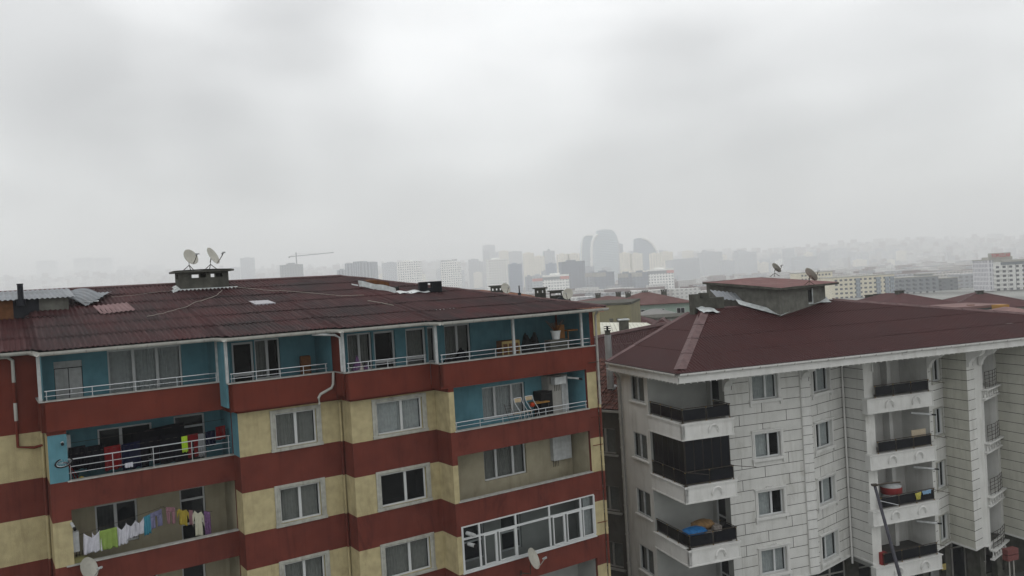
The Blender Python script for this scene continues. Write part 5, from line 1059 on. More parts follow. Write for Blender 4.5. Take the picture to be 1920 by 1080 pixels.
# ================================================================ street lamp in front of B
top_ = at(1640, 910, 34); bot = at(1697, 1115, 34); dv = (top_ - bot); foot = bot - dv * (bot.z / dv.z)
sl_ = thing('street_lamp', 'leaning dark grey street lamp with a short arm before the white building', 'street lamp', None, foot); m = MB(); t0 = top_ - foot
m.tube([(0, 0, 0), t0 * .4, t0], .11, 12, r2=.06); m.build('pole', mk('dark_grey_steel', (.07, .07, .085), .5, .15, 3), sl_, smooth=True)
m = MB(); ax = at(1688, 904, 34) - foot; m.tube([t0, t0 + (ax - t0) * .5 + Vector((0, 0, .02)), ax], .035, 8); m.build('arm', M['darksteel'], sl_); m = MB(); m.box(t0.x - .12, t0.x + .1, t0.y - .08, t0.y + .08, t0.z - .02, t0.z + .06); m.build('joint', M['darksteel'], sl_)
# ================================================================ close neighbours between the two blocks
def tile_mat():
    m = mat('clay_roof_tiles', (.115, .05, .038), .85, .45, 4, dirt=.9, dcol=(.07, .05, .045), dscale=1.6); t = m.node_tree; b = t.nodes['Principled BSDF']
    tcn = t.nodes.new('ShaderNodeTexCoord'); w_ = t.nodes.new('ShaderNodeTexWave'); w_.inputs['Scale'].default_value = 1.6; w_.inputs['Distortion'].default_value = .4; t.links.new(tcn.outputs['Object'], w_.inputs[0]); bp = t.nodes.new('ShaderNodeBump'); bp.inputs['Distance'].default_value = .05; t.links.new(w_.outputs[0], bp.inputs['Height']); t.links.new(bp.outputs[0], b.inputs['Normal']); return m
M['tile'] = tile_mat(); M['greywall'] = mat('grimy_grey_render', (.13, .125, .11), .9, .12, 1.5, streak=.5, dcol=(.07, .068, .06)); M['metalw'] = corr_mat('cream_metal_roof', (.62, .62, .52), (.52, .52, .44), rough=.5, streaks=.15, scol=(.35, .34, .3)); M['olive'] = mat('stained_olive_render', (.27, .25, .16), .9, .15, .35, dirt=.6, dcol=(.12, .12, .09), dscale=.25)
C_ = Fr(at(1157, 762, 45.6).x, at(1157, 762, 45.6).y, -38)
bC = thing('apartment_building', 'narrow grimy grey block with clay-tile roof between the two large buildings', 'apartment building', C_)
zc = 12.45; wc_ = MB(); hs = []
for (x0, ya, x1, yb_) in ((1122, 850, 1153, 803), (1129, 957, 1160, 905), (1137, 1062, 1167, 1012)):
    a = onY(C_, x0, ya, 0); b = onY(C_, x1, yb_, 0); hs.append((a.x + 9, b.x + 9, a.z + .05, a.z + 1.5))
PC = wall(wc_, (-9, 0), (1.2, 0), 0, zc, hs); wall(wc_, (1.2, 0), (1.2, 8), 0, zc); wall(wc_, (1.2, 8), (-9, 8), 0, zc); wall(wc_, (-9, 8), (-9, 0), 0, zc); wc_.build('wall', M['greywall'], bC)
for h in hs:
    window(bC, PC, *h, cols=(.4,), curt='full', cm='curtaind', pvc='pipe', trim=None); q = MB(); q.box(h[0] - .15, h[1] + .15, 0, .15, h[2] - .12, h[2] - .02, 0, PC); q.build('sill', M['pipe'], bC)
rc_ = MB()
def tiles(mb, o, eu, ev, nu, nv, stp=.3, hgt=.05):
    """pantile field: rolled columns and stepped courses"""
    o, eu, ev = Vector(o), Vector(eu), Vector(ev); nn = eu.cross(ev).normalized()
    if nn.z < 0: nn = -nn
    for r_ in range(nv):
        k = len(mb.v); W_ = nu * 6
        for c in range(W_ + 1):
            for t, l in ((r_ / nv, .045), ((r_ + 1.1) / nv, .0)):
                mb.v.append(tuple(o + eu * (c / W_) + ev * t + nn * (l + hgt * abs(math.sin(c * math.pi / 6)) + .012 * math.sin(c * .9 + r_ * 2))))
        for c in range(W_): q = k + c * 2; mb.f.append((q, q + 2, q + 3, q + 1)); mb.m.append(0)
tiles(rc_, (-9.3, -.45, zc - .05), (10.9, 0, 0), (0, 4.6, 2.3), 40, 13); rc_.poly([(-9.3, -.45, zc - .1), (1.6, -.45, zc - .1), (1.6, 8.4, zc - .1), (-9.3, 8.4, zc - .1)]); rc_.poly([(-9.3, 4.15, zc + 2.25), (1.6, 4.15, zc + 2.25), (1.6, 8.4, zc - .05), (-9.3, 8.4, zc - .05)])
rC = rc_.build('roof', M['tile'], bC); g_ = MB(); g_.box(-9.3, 1.6, -.55, -.42, zc - .18, zc - .06); g_.build('gutter', M['pipe'], bC)
fl = MB(); fl.box(-4.6, -2.2, 1.0, 3.2, zc + .55, zc + 1.25); fl.build('dormer', M['roofB'], rC)
# metal flue beside the white block's eave
fo = at(1143, 690, 47.2); fu = thing('flue_pipe', 'tall galvanised flue with stacked black cowl between the two big buildings', 'flue pipe', None, (fo.x, fo.y, fo.z - 1.2)); m = MB(); ft = at(1138, 628, 47.2).z - fo.z + 1.2
m.tube([(0, 0, 0), (0, 0, ft)], .20, 16); m.tube([(0, 0, 0), (.3, .2, -.01)], .2, 10); m.build('pipe', M['steel'] if 0 else mat('dull_zinc_pipe', (.32, .33, .33), .5, .1, 2, metal=.4), fu, smooth=False); m = MB()
m.tube([(0, 0, ft), (0, 0, ft + .22)], .16, 12); 
m.build('collar', M['concreted'], fu); m = MB()
for k in range(3): m.tube([(0, 0, ft + .24 + k * .12), (0, 0, ft + .27 + k * .12)], .2, 14)
m.tube([(0, 0, ft + .2), (0, 0, ft + .52)], .06, 8); m.build('cowl', M['black'], fu)
# generic house builder (world coordinates)
def house(name, x, y, ang, w, d, ze, rise, wm, rm, label, cat='house', group=None, over=.5, hip=True, wins=0, chim=0, capc=None, z0=0, winm='pvc'):
    F = Fr(x, y, ang); t = thing(name, label, cat, F, (0, 0, z0), 0, group); Z = -z0; m = MB(); m.box(-w / 2, w / 2, -d / 2, d / 2, 0, ze + Z); m.build('wall', wm, t)
    a, b = w / 2 + over, d / 2 + over; r_ = MB(); e = ze + Z; k = min(a, b) if hip else 0
    if rise > 0:
        if a >= b: R1, R2 = (-(a - (k if hip else 0)), 0, e + rise), (a - (k if hip else 0), 0, e + rise); r_.poly([(-a, -b, e), (a, -b, e), R2, R1]); r_.poly([(a, b, e), (-a, b, e), R1, R2]); r_.poly([(-a, b, e), (-a, -b, e), R1]); r_.poly([(a, -b, e), (a, b, e), R2])
        else: R1, R2 = (0, -(b - k), e + rise), (0, b - k, e + rise); r_.poly([(-a, -b, e), (a, -b, e), R1]); r_.poly([(a, -b, e), (a, b, e), R2, R1]); r_.poly([(a, b, e), (-a, b, e), R2]); r_.poly([(-a, b, e), (-a, -b, e), R1, R2])
        r_.poly([(-a, -b, e - .12), (-a, b, e - .12), (a, b, e - .12), (a, -b, e - .12)]);
        for p, q in (((-a, -b), (a, -b)), ((a, -b), (a, b)), ((a, b), (-a, b)), ((-a, b), (-a, -b))): r_.poly([(*p, e - .12), (*q, e - .12), (*q, e), (*p, e)])
    else: r_.box(-a, a, -b, b, e, e + .25)
    ro = r_.build('roof', rm, t)
    if rise > 0 and capc:
        c = MB()
        for p in ((-a, -b, e), (a, -b, e)): c.tube([p, R1 if p[0] < 0 or a < b else R2], .14, 5)
        c.tube([R1, R2], .14, 5); c.build('ridge_cap', M[capc], ro)
    for i in range(chim):
        c = MB(); cx, cy_ = (-.5 + (i + .5) / chim) * w * .7, -.08 * d + .1 * d * (i % 2); zz = e + rise * .6; s = .45
        c.box(cx - s, cx + s, cy_ - .35, cy_ + .35, zz - .6, zz + .75); c.box(cx - s - .1, cx + s + .1, cy_ - .45, cy_ + .45, zz + .95, zz + 1.05)
        for qx in (-s, s - .15, -.08): c.box(cx + qx, cx + qx + .15, cy_ - .35, cy_ + .35, zz + .75, zz + .95)
        c.build('chimney', M['concreted'], ro)
    for i in range(wins):
        for k_ in range(2):
            cx = (-.5 + (i + .5) / wins) * w; zz = e - 2.1 - 3 * k_; c = MB(); c.box(cx - .7, cx + .7, -d / 2 - .04, -d / 2 + .01, zz, zz + 1.25); wo = c.build('window', M[winm], t); c = MB(); c.box(cx - .62, cx - .04, -d / 2 - .06, -d / 2 - .03, zz + .08, zz + 1.17); c.box(cx + .04, cx + .62, -d / 2 - .06, -d / 2 - .03, zz + .08, zz + 1.17); c.build('pane', M['blackglass'], wo)
    return t
def zat(px, py, d): return at(px, py, d).z
# maroon ribbed roof behind the grey block
q = at(1150, 640, 60); eR = MB(); r1, r2 = at(1080, 642, 60), at(1250, 609, 60); e1, e2 = at(1070, 700, 52), at(1225, 690, 52)
bE = thing('house', 'house with a dark ribbed maroon roof behind the galvanised flue', 'house', None, (q.x, q.y + 3, 0)); o_ = Vector((q.x, q.y + 3, 0)); n_ = 40
for k in range(n_):
    for s0, s1, h in ((k / n_, (k + .82) / n_, 0), ((k + .82) / n_, (k + 1) / n_, .05)):
        eR.poly([e1.lerp(e2, s0) - o_ + Vector((0, 0, h)), e1.lerp(e2, s1) - o_ + Vector((0, 0, h)), r1.lerp(r2, s1) - o_ + Vector((0, 0, h)), r1.lerp(r2, s0) - o_ + Vector((0, 0, h))])
bk1, bk2 = r1 + Vector((-2, 9, -3)), r2 + Vector((-2, 9, -3)); eR.poly([r1 - o_, r2 - o_, bk2 - o_, bk1 - o_]); ro_ = eR.build('roof', M['roofB'], bE)
c = MB(); c.tube([r1 - o_ + Vector((0, 0, .05)), r2 - o_ + Vector((0, 0, .05))], .2, 6); c.build('ridge_cap', M['cap'], ro_)
c = MB(); pts = [e1 - o_, e2 - o_, bk2 - o_, bk1 - o_]
for i in range(4): a, b = pts[i], pts[(i + 1) % 4]; c.poly([(a.x * .95, a.y * .95, 0), (b.x * .95, b.y * .95, 0), (b.x * .95, b.y * .95, min(a.z, b.z) - .1), (a.x * .95, a.y * .95, min(a.z, b.z) - .1)])
c.build('wall', M['greywall'], bE)
# cream sheet-metal roof with chimney
o_ = at(1160, 620, 75); o_.z = 0; bM = thing('house', 'house with a bright cream sheet-metal roof and square chimney', 'house', None, o_); m = MB(); R1_, R2_, R3_ = at(1060, 604, 78), at(1212, 605, 78), at(1262, 626, 72); E1_, E2_ = at(1050, 652, 62), at(1248, 640, 64)
n_ = 22
for k in range(n_):
    for s0, s1, h in ((k / n_, (k + .93) / n_, 0), ((k + .93) / n_, (k + 1) / n_, .06)):
        m.poly([E1_.lerp(E2_, s0) - o_ + Vector((0, 0, h)), E1_.lerp(E2_, s1) - o_ + Vector((0, 0, h)), R1_.lerp(R2_, s1) - o_ + Vector((0, 0, h)), R1_.lerp(R2_, s0) - o_ + Vector((0, 0, h))])
m.poly([E2_ - o_, R3_ - o_, R2_ - o_]); bb1, bb2 = R1_ + Vector((0, 10, -2)), R2_ + Vector((2, 10, -2)); m.poly([R1_ - o_, R2_ - o_, bb2 - o_, bb1 - o_]); m.poly([R2_ - o_, R3_ - o_, bb2 - o_]); ro_ = m.build('roof', M['metalw'], bM)
c = MB(); pts = [E1_ - o_, E2_ - o_, R3_ - o_, bb2 - o_, bb1 - o_]
for i in range(5): a, b = pts[i], pts[(i + 1) % 5]; c.poly([(a.x * .95, a.y * .95, 0), (b.x * .95, b.y * .95, 0), (b.x * .95, b.y * .95, min(a.z, b.z) - .2), (a.x * .95, a.y * .95, min(a.z, b.z) - .2)])
c.build('wall', M['greywall'], bM)
a = at(1170, 615, 70) - o_; c = MB(); c.box(a.x - .38, a.x + .38, a.y - .35, a.y + .35, a.z - .3, a.z + .68, 0); c.box(a.x - .46, a.x + .46, a.y - .45, a.y + .45, a.z + .68, a.z + .78, 1); c.build('chimney', [M['concreted'], M['flash']], ro_)
a = at(1160, 603, 84); c = MB(); c.box(a.x - .9, a.x + .9, -.3, .3, a.z - 2, a.z); 
for k in (-.75, 0, .7): c.box(a.x + k - .17, a.x + k + .17, -.3, .3, a.z, a.z + .35)
c.v = [(x, y + a.y, z) for x, y, z in c.v]; solo('chimney', c, M['concreted'], None, 'dark three-pot chimney behind the cream metal roof', 'chimney')
# olive windowless gable block and orange roof behind building A
a, b = at(1085, 574, 95), at(1187, 571, 88); m = (a + b) / 2
bO = house('apartment_building', (a.x + b.x) / 2 - 4, (a.y + b.y) / 2 + 6.5, -14, (b - a).length + 8, 12, zat(1187, 572, 88), 0, M['olive'], M['concreted'], 'windowless olive-stained block rising behind the cream metal roof', 'apartment building', over=.05)
M['orange_tile'] = mat('faded_orange_tile', (.22, .10, .06), .9, .35, 1.5, dirt=.6, dcol=(.12, .07, .06), dscale=.6, bump=.8, bscale=6)
p1_, p2_, p3_ = at(860, 541, 74), at(955, 547, 74), at(1142, 577, 68); bD = thing('apartment_building', 'block with a faded orange tiled roof and chimneys behind the rusty roof', 'apartment building', None, (p2_.x, p2_.y + 4, 0)); o_ = Vector((p2_.x, p2_.y + 4, 0)); m = MB()
f1, f3 = p1_ + Vector((0, -6, -1.6)), p3_ + Vector((-.6, -1.2, -.25)); m.grid(30, 8, lambda s, t: (f1.lerp(f3, s)).lerp(p1_.lerp(p2_, s / .4) if s < .4 else p2_.lerp(p3_, (s - .4) / .6), t) - o_ + Vector((0, 0, .06 * math.sin(s * 40) * math.sin(t * 9))))
g1, g3 = p1_ + Vector((0, 10, -2.5)), p3_ + Vector((-3, 10, -.8)); m.grid(30, 1, lambda s, t: (p1_.lerp(p2_, s / .4) if s < .4 else p2_.lerp(p3_, (s - .4) / .6)).lerp(g1.lerp(g3, s), t) - o_); rD = m.build('roof', M['orange_tile'], bD)
c = MB(); pts = [f1 - o_, f3 - o_, g3 - o_, g1 - o_]
for i in range(4): a, b = pts[i], pts[(i + 1) % 4]; c.poly([(a.x * .96, a.y * .96, 0), (b.x * .96, b.y * .96, 0), (b.x * .96, b.y * .96, min(a.z, b.z) - .1), (a.x * .96, a.y * .96, min(a.z, b.z) - .1)])
c.build('wall', M['cream'], bD)
def dchim(px0, px1, yt, yb_, d, nh, lab):
    a = at(px0, yb_ + 6, d); b = at(px1, yb_ + 6, d); w_ = b.x - a.x; h_ = zat(px0, yt, d) - a.z; c = MB(); hl = [(w_ * (i + .5) / nh - .09, w_ * (i + .5) / nh + .09, h_ - .32, h_ - .14) for i in range(nh)]
    for y0_, y1_ in ((0, .06), (.5, .56)):
        P, _ = plan((0, y0_), (w_, y0_)); wall(c, (0, y0_), (w_, y0_), 0, h_, hl, depth=.06)
    wall(c, (w_, 0), (w_, .56), 0, h_); wall(c, (0, .56), (0, 0), 0, h_); c.box(0, w_, 0, .56, 0, h_ - .34); c.box(-.14, w_ + .14, -.12, .68, h_ + .001, h_ + .1)
    o = c.build('chimney', M['concreted'], None); o.location = a; o.rotation_euler = (0, 0, R(8)); return tag(o, lab, 'chimney', 'concrete chimneys beyond the rusty roof')
dchim(922, 944, 538, 553, 66, 3, 'leftmost concrete chimney beyond the rusty roof, with a dish beside it'); dchim(1006, 1025, 542, 564, 62, 2, 'tall concrete chimney with two smoke holes beyond the rusty roof'); dchim(1034, 1055, 547, 562, 64, 5, 'lower concrete chimney with a row of smoke holes beyond the rusty roof')
a = at(1060, 568, 62); c = MB(); c.box(-.55, .4, 0, .6, -.3, .45); c.box(-.4, .3, 0, .5, .45, .6); o = c.build('chimney', M['tar'], None, bevel=.1); o.location = a; tag(o, 'low tarred chimney stub beside the far grey dish', 'chimney')
p = at(948, 551, 64); dish(None, p, -62, 25, .42, 'pale dish beside the leftmost concrete chimney beyond the rusty roof', stand=.2); p = at(1066, 566, 60); dish(None, p, -110, 25, .42, 'grey dish near the right end of the rusty roof', stand=.35)
a = at(974, 551, 70); m = MB(); m.tube([(0, 0, -.3), (0, 0, .72)], .055, 8); m.tube([(0, 0, -.2), (0, 0, .1)], .14, 8); o = m.build('vent_pipe', M['tar']); o.location = a; tag(o, 'thin black vent pipe on the orange tiled roof', 'vent pipe')
# middle distance houses
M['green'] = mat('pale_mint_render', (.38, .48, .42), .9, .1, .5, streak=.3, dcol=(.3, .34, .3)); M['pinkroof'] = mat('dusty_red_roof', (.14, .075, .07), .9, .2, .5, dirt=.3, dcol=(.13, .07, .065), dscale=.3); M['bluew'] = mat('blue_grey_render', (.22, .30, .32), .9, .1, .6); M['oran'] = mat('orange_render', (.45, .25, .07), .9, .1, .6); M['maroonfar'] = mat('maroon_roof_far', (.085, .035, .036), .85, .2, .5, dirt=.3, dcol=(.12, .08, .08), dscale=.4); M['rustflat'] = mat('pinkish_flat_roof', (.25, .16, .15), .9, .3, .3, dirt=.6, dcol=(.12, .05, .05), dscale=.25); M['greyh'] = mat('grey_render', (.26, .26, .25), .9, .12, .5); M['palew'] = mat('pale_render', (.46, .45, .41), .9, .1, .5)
a = at(1222, 570, 135); house('apartment_building', a.x, a.y + 6, -2, 13.2, 12, a.z, 1.9, M['green'], M['pinkroof'], 'mint green block under a broad dusty red roof', 'apartment building', wins=4, chim=3, over=.8)
a = at(1150, 566, 150); house('apartment_building', a.x, a.y + 8, 3, 12, 12, a.z, 1.0, M['palew'], M['pinkroof'], 'cream block under the lower dusty red roof left of the mint one', 'apartment building', wins=0, chim=2, over=.6)
a = at(1195, 612, 100); house('house', a.x + .3, a.y + 5, -12, 5.6, 7, a.z, 1.3, M['greyh'], M['maroonfar'], 'grey house with small maroon roof beside the olive block', wins=2, over=.4)
a = at(1262, 640, 86); house('house', a.x, a.y + 5, -20, 6.5, 8, a.z, 2.2, M['palew'], M['maroonfar'], 'house with maroon hip roof and pale hip cap beyond the cream metal roof', capc='cap', chim=0, over=.4)
a = at(1278, 596, 108); house('house', a.x, a.y + 4, 6, 8, 8, a.z, 0, M['palew'], M['concreted'], 'flat grey-roofed house left of the white block chimney', over=.2, wins=0)
a = at(1238, 592, 118); house('house', a.x, a.y + 4, -4, 6, 5, a.z, .9, M['palew'], M['greyh'], 'low house with a grey roof in front of the mint block', over=.4)
a = at(1735, 578, 100); house('house', a.x, a.y + 8, 14, 9.5, 13, a.z, 1.75, M['greyh'], M['maroonfar'], 'house with broad maroon hip roof beyond the white block roof ridge', chim=1, over=.6, capc=None)
a = at(1675, 572, 108); house('house', a.x, a.y + 6, 14, 6, 8, a.z, .5, M['greyh'], M['maroonfar'], 'low dark roof with two stubby chimneys in front of the cream block', chim=2, over=.4)
a = at(1882, 577, 112); house('house', a.x + 1, a.y + 8, -12, 12, 13, a.z, 2.0, M['palew'], M['maroonfar'], 'maroon hip-roofed house with pale hip caps in front of the signed tower', chim=1, over=.6, capc='cap')
a = at(1840, 579, 76); house('house', a.x, a.y + 3.5, 8, 5.2, 5, a.z, 0, M['bluew'], M['rustflat'], 'long low house with pinkish flat roof and blue-grey glazed side', over=.3, wins=5, winm='pvc'); a = at(1888, 577, 75); house('house', a.x, a.y + 1, 8, .8, 1.2, a.z, 0, M['oran'], M['oran'], 'narrow orange-walled annex at the end of the pinkish flat roof', over=.02)
a = at(1912, 590, 70); house('house', a.x + 1, a.y + 3, -8, 3, 5, a.z, .5, M['palew'], M['rustflat'], 'small pinkish-roofed shed below the orange annex', over=.3)
a = at(1843, 577, 76); c = MB(); c.box(-.2, .2, -.2, .2, -1.2, .15); c.box(-.26, .26, -.26, .26, .15, .22); o = c.build('chimney', M['wood']); o.location = (a.x, a.y + 2, a.z); tag(o, 'small dark chimney on the pinkish flat roof', 'chimney')
rn = random.Random(5); taken = [(1, 60), (8, 70), (13, 135)]
for i in range(18):
    for _ in range(30):
        x, y = rn.uniform(-130, 75), rn.uniform(100, 260)
        if y < 175 and -15 < x: continue
        if all((x - a) ** 2 + (y - b) ** 2 > 19 ** 2 for a, b in taken): break
    taken.append((x, y)); gz0 = 0 if y < 300 else -(y - 300) * .02
    house('house', x, y, rn.uniform(-25, 25), rn.uniform(10, 15), rn.uniform(9, 13), min(rn.uniform(8.5, 12.0), 17.3 - .05 * y), rn.uniform(1.6, 2.2), rn.choice([M['palew'], M['greyh'], M['cream'], M['green']]), rn.choice([M['maroonfar'], M['pinkroof'], M['maroonfar']]), 'low hip-roofed house in the quarter behind the two big blocks', 'house', 'low houses of the quarter behind', chim=1, z0=gz0 - 1)
# ================================================================ the far skyline
_fm = {}; FS = 1.8
def facade(wc, gc, px_, pz, dx=.5, dz=.5, jit=.3):
    key = (wc, gc, px_, pz, dx, dz)
    if key in _fm: return _fm[key]
    m = bpy.data.materials.new('tower_facade'); m.use_nodes = True; t = m.node_tree; b = t.nodes['Principled BSDF']; b.inputs['Roughness'].default_value = .7; L = t.links.new
    tcn = t.nodes.new('ShaderNodeTexCoord'); sp = t.nodes.new('ShaderNodeSeparateXYZ'); L(tcn.outputs['Object'], sp.inputs[0])
    def M_(op, a, b=None, c=None):
        n = t.nodes.new('ShaderNodeMath'); n.operation = op
        for i, v in enumerate((a, b, c)):
            if v is None: continue
            if isinstance(v, (int, float)): n.inputs[i].default_value = v
            else: L(v, n.inputs[i])
        return n.outputs[0]
    s = M_('ADD', sp.outputs[0], sp.outputs[1]); u = M_('DIVIDE', s, px_); v = M_('DIVIDE', sp.outputs[2], pz)
    wu = M_('GREATER_THAN', M_('FRACT', u), 1 - dx); wv = M_('GREATER_THAN', M_('FRACT', v), 1 - dz); cb = t.nodes.new('ShaderNodeCombineXYZ'); L(M_('FLOOR', u), cb.inputs[0]); L(M_('FLOOR', v), cb.inputs[1]); wn = t.nodes.new('ShaderNodeTexWhiteNoise'); wn.noise_dimensions = '2D'; L(cb.outputs[0], wn.inputs[0])
    f = M_('MULTIPLY', M_('MULTIPLY', wu, wv), M_('SUBTRACT', 1, M_('MULTIPLY', wn.outputs[0], jit)))
    x = t.nodes.new('ShaderNodeMix'); x.data_type = 'RGBA'; L(f, x.inputs[0]); x.inputs[6].default_value = (*wc, 1); x.inputs[7].default_value = (*gc, 1); L(x.outputs[2], b.inputs['Base Color']); _fm[key] = m; return m
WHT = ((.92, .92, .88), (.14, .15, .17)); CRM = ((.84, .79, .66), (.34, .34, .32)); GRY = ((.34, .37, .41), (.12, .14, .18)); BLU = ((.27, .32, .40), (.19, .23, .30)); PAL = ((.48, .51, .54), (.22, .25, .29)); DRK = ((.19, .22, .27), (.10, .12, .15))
def tower(px0, px1, yt, dist, sty, label, px_=3.2, pz=3.2, dx=.55, dz=.5, yaw=None, cap=True, group=None, band=None, zb=None, capm=None, name='tower_block'):
    dist *= FS; px_ *= 1.5; pz *= 1.6
    if px0 < 310: dist *= 2.0
    a, b = at(px0, yt, dist), at(px1, yt, dist); w_ = (b - a).length; yaw = yaw if yaw is not None else (12 if (px0 * 7) % 2 < 1 else -14); k = .55
    W_ = w_ / (math.cos(R(abs(yaw))) + k * math.sin(R(abs(yaw)))); D_ = W_ * k; base = -13 if dist > 500 else -6; cx, cy_ = (a.x + b.x) / 2, (a.y + b.y) / 2 + D_ / 2; F = Fr(cx, cy_, yaw); h = (a.z + b.z) / 2 - base
    t = thing(name, label, 'tower block', F, (0, 0, base), 0, group); m = MB(); m.box(-W_ / 2, W_ / 2, -D_ / 2, D_ / 2, 0, h); m.build('wall', facade(sty[0], sty[1], px_, pz, dx, dz), t)
    c = MB(); c.box(-W_ / 2 - .2, W_ / 2 + .2, -D_ / 2 - .2, D_ / 2 + .2, h, h + .9, 0)
    if cap: c.box(-W_ * .22, W_ * .15, -D_ * .25, D_ * .25, h + .9, h + 3.6, 0)
    c.build('roof', capm or facade(sty[0], sty[0], 5, 5), t)
    if band: c = MB(); c.box(-W_ / 2 - .15, W_ / 2 + .15, -D_ / 2 - .15, D_ / 2 + .15, h * band[0], h * band[1]); c.build('band', band[2], t)
    return t, F, W_, D_, h, base
M['redpanel'] = mat('red_facade_panel', (.7, .25, .22), .8, .05); M['greypanel'] = mat('grey_facade_panel', (.28, .29, .31), .8, .05)
T_ = [
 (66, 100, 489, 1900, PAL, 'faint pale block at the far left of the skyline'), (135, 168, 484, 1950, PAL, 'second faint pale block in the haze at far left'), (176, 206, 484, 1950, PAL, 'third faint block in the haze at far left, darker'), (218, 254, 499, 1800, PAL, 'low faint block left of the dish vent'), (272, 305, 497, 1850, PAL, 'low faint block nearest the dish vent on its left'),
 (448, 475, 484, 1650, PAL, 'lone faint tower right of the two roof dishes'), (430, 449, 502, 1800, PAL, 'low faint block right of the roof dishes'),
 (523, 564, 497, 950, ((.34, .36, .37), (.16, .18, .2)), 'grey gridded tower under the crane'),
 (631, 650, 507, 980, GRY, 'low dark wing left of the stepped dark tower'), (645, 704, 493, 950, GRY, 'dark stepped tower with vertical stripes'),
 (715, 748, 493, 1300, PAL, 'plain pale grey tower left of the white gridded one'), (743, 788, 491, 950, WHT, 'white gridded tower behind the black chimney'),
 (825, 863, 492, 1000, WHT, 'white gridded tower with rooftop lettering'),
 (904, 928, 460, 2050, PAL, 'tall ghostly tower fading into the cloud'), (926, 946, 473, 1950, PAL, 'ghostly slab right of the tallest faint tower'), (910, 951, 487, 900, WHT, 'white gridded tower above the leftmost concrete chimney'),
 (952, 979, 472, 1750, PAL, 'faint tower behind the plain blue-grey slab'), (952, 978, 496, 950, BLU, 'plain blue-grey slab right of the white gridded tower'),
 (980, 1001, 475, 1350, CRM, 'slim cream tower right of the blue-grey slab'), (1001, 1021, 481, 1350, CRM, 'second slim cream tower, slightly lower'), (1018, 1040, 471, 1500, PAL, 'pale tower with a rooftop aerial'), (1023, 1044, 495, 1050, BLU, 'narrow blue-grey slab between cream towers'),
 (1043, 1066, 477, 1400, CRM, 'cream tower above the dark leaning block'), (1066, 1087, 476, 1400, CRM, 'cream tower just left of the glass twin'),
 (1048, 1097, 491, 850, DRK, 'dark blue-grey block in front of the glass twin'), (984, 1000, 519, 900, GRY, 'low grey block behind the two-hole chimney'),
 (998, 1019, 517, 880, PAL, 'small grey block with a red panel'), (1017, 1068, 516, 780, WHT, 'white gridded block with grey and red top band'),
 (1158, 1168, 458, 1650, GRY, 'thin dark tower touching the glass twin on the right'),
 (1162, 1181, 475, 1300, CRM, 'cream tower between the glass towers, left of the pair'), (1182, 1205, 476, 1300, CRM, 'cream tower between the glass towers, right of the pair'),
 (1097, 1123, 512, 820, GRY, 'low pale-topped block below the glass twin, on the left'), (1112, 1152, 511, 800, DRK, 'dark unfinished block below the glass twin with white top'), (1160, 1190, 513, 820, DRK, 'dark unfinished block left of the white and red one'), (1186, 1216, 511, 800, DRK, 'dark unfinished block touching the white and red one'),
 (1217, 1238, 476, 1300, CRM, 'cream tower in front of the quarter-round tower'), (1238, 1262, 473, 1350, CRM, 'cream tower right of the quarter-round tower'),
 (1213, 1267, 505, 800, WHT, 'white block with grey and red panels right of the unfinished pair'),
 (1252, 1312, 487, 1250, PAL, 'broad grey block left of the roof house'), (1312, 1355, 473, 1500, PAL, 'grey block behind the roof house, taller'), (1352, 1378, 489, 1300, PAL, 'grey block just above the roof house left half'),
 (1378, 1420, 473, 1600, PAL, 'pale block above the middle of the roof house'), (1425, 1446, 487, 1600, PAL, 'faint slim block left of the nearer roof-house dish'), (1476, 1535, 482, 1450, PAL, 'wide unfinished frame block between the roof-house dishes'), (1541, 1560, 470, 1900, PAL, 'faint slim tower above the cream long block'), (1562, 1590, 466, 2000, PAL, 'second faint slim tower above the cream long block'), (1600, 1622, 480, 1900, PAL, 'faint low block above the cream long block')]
tw = {}
rnf = random.Random(21); FILL = []
for (xa, xb, ya, yb_, n_, d0, d1) in ((885, 1110, 470, 496, 22, 1500, 2100), (1150, 1440, 470, 494, 24, 1500, 2100), (1440, 1700, 464, 488, 22, 1700, 2300), (1000, 1270, 500, 520, 10, 1050, 1250), (640, 900, 505, 520, 9, 1500, 1900)):
    for k in range(n_):
        x = xa + (xb - xa) * (k + rnf.uniform(.1, .9)) / n_; w_ = rnf.uniform(9, 24); FILL.append((x - w_ / 2, x + w_ / 2, rnf.uniform(ya, yb_), rnf.uniform(d0, d1)))
used = set()
for f in FILL:
    sty, cn = rnf.choice([(PAL, 'pale'), (CRM, 'cream'), (WHT, 'white'), (PAL, 'pale'), (GRY, 'grey')]); c = (f[0] + f[1]) / 2
    nb = sorted(T_, key=lambda t: abs((t[0] + t[1]) / 2 - c)); lab = None
    for t in nb[:6]:
        d_ = c - (t[0] + t[1]) / 2; rel = 'peeping out behind' if abs(d_) < (t[1] - t[0]) / 2 else ('right of' if d_ > 0 else 'left of')
        l2 = '%s %s haze-dimmed block %s the %s' % ('slim' if f[1] - f[0] < 16 else 'broad', cn, rel, ' '.join(t[5].split()[:9])); l2 = ' '.join(l2.split()[:16])
        while l2.split()[-1] in ('the', 'of', 'with', 'a', 'on', 'in', 'above', 'and', 'left', 'right', 'just'): l2 = ' '.join(l2.split()[:-1])
        if l2 not in used: lab = l2; break
    used.add(lab or ''); tower(*f, sty, lab or 'hazy tower block filling the skyline between the larger towers', px_=4, pz=3.2, dx=.4, dz=.5, group='hazy tower blocks of the skyline')
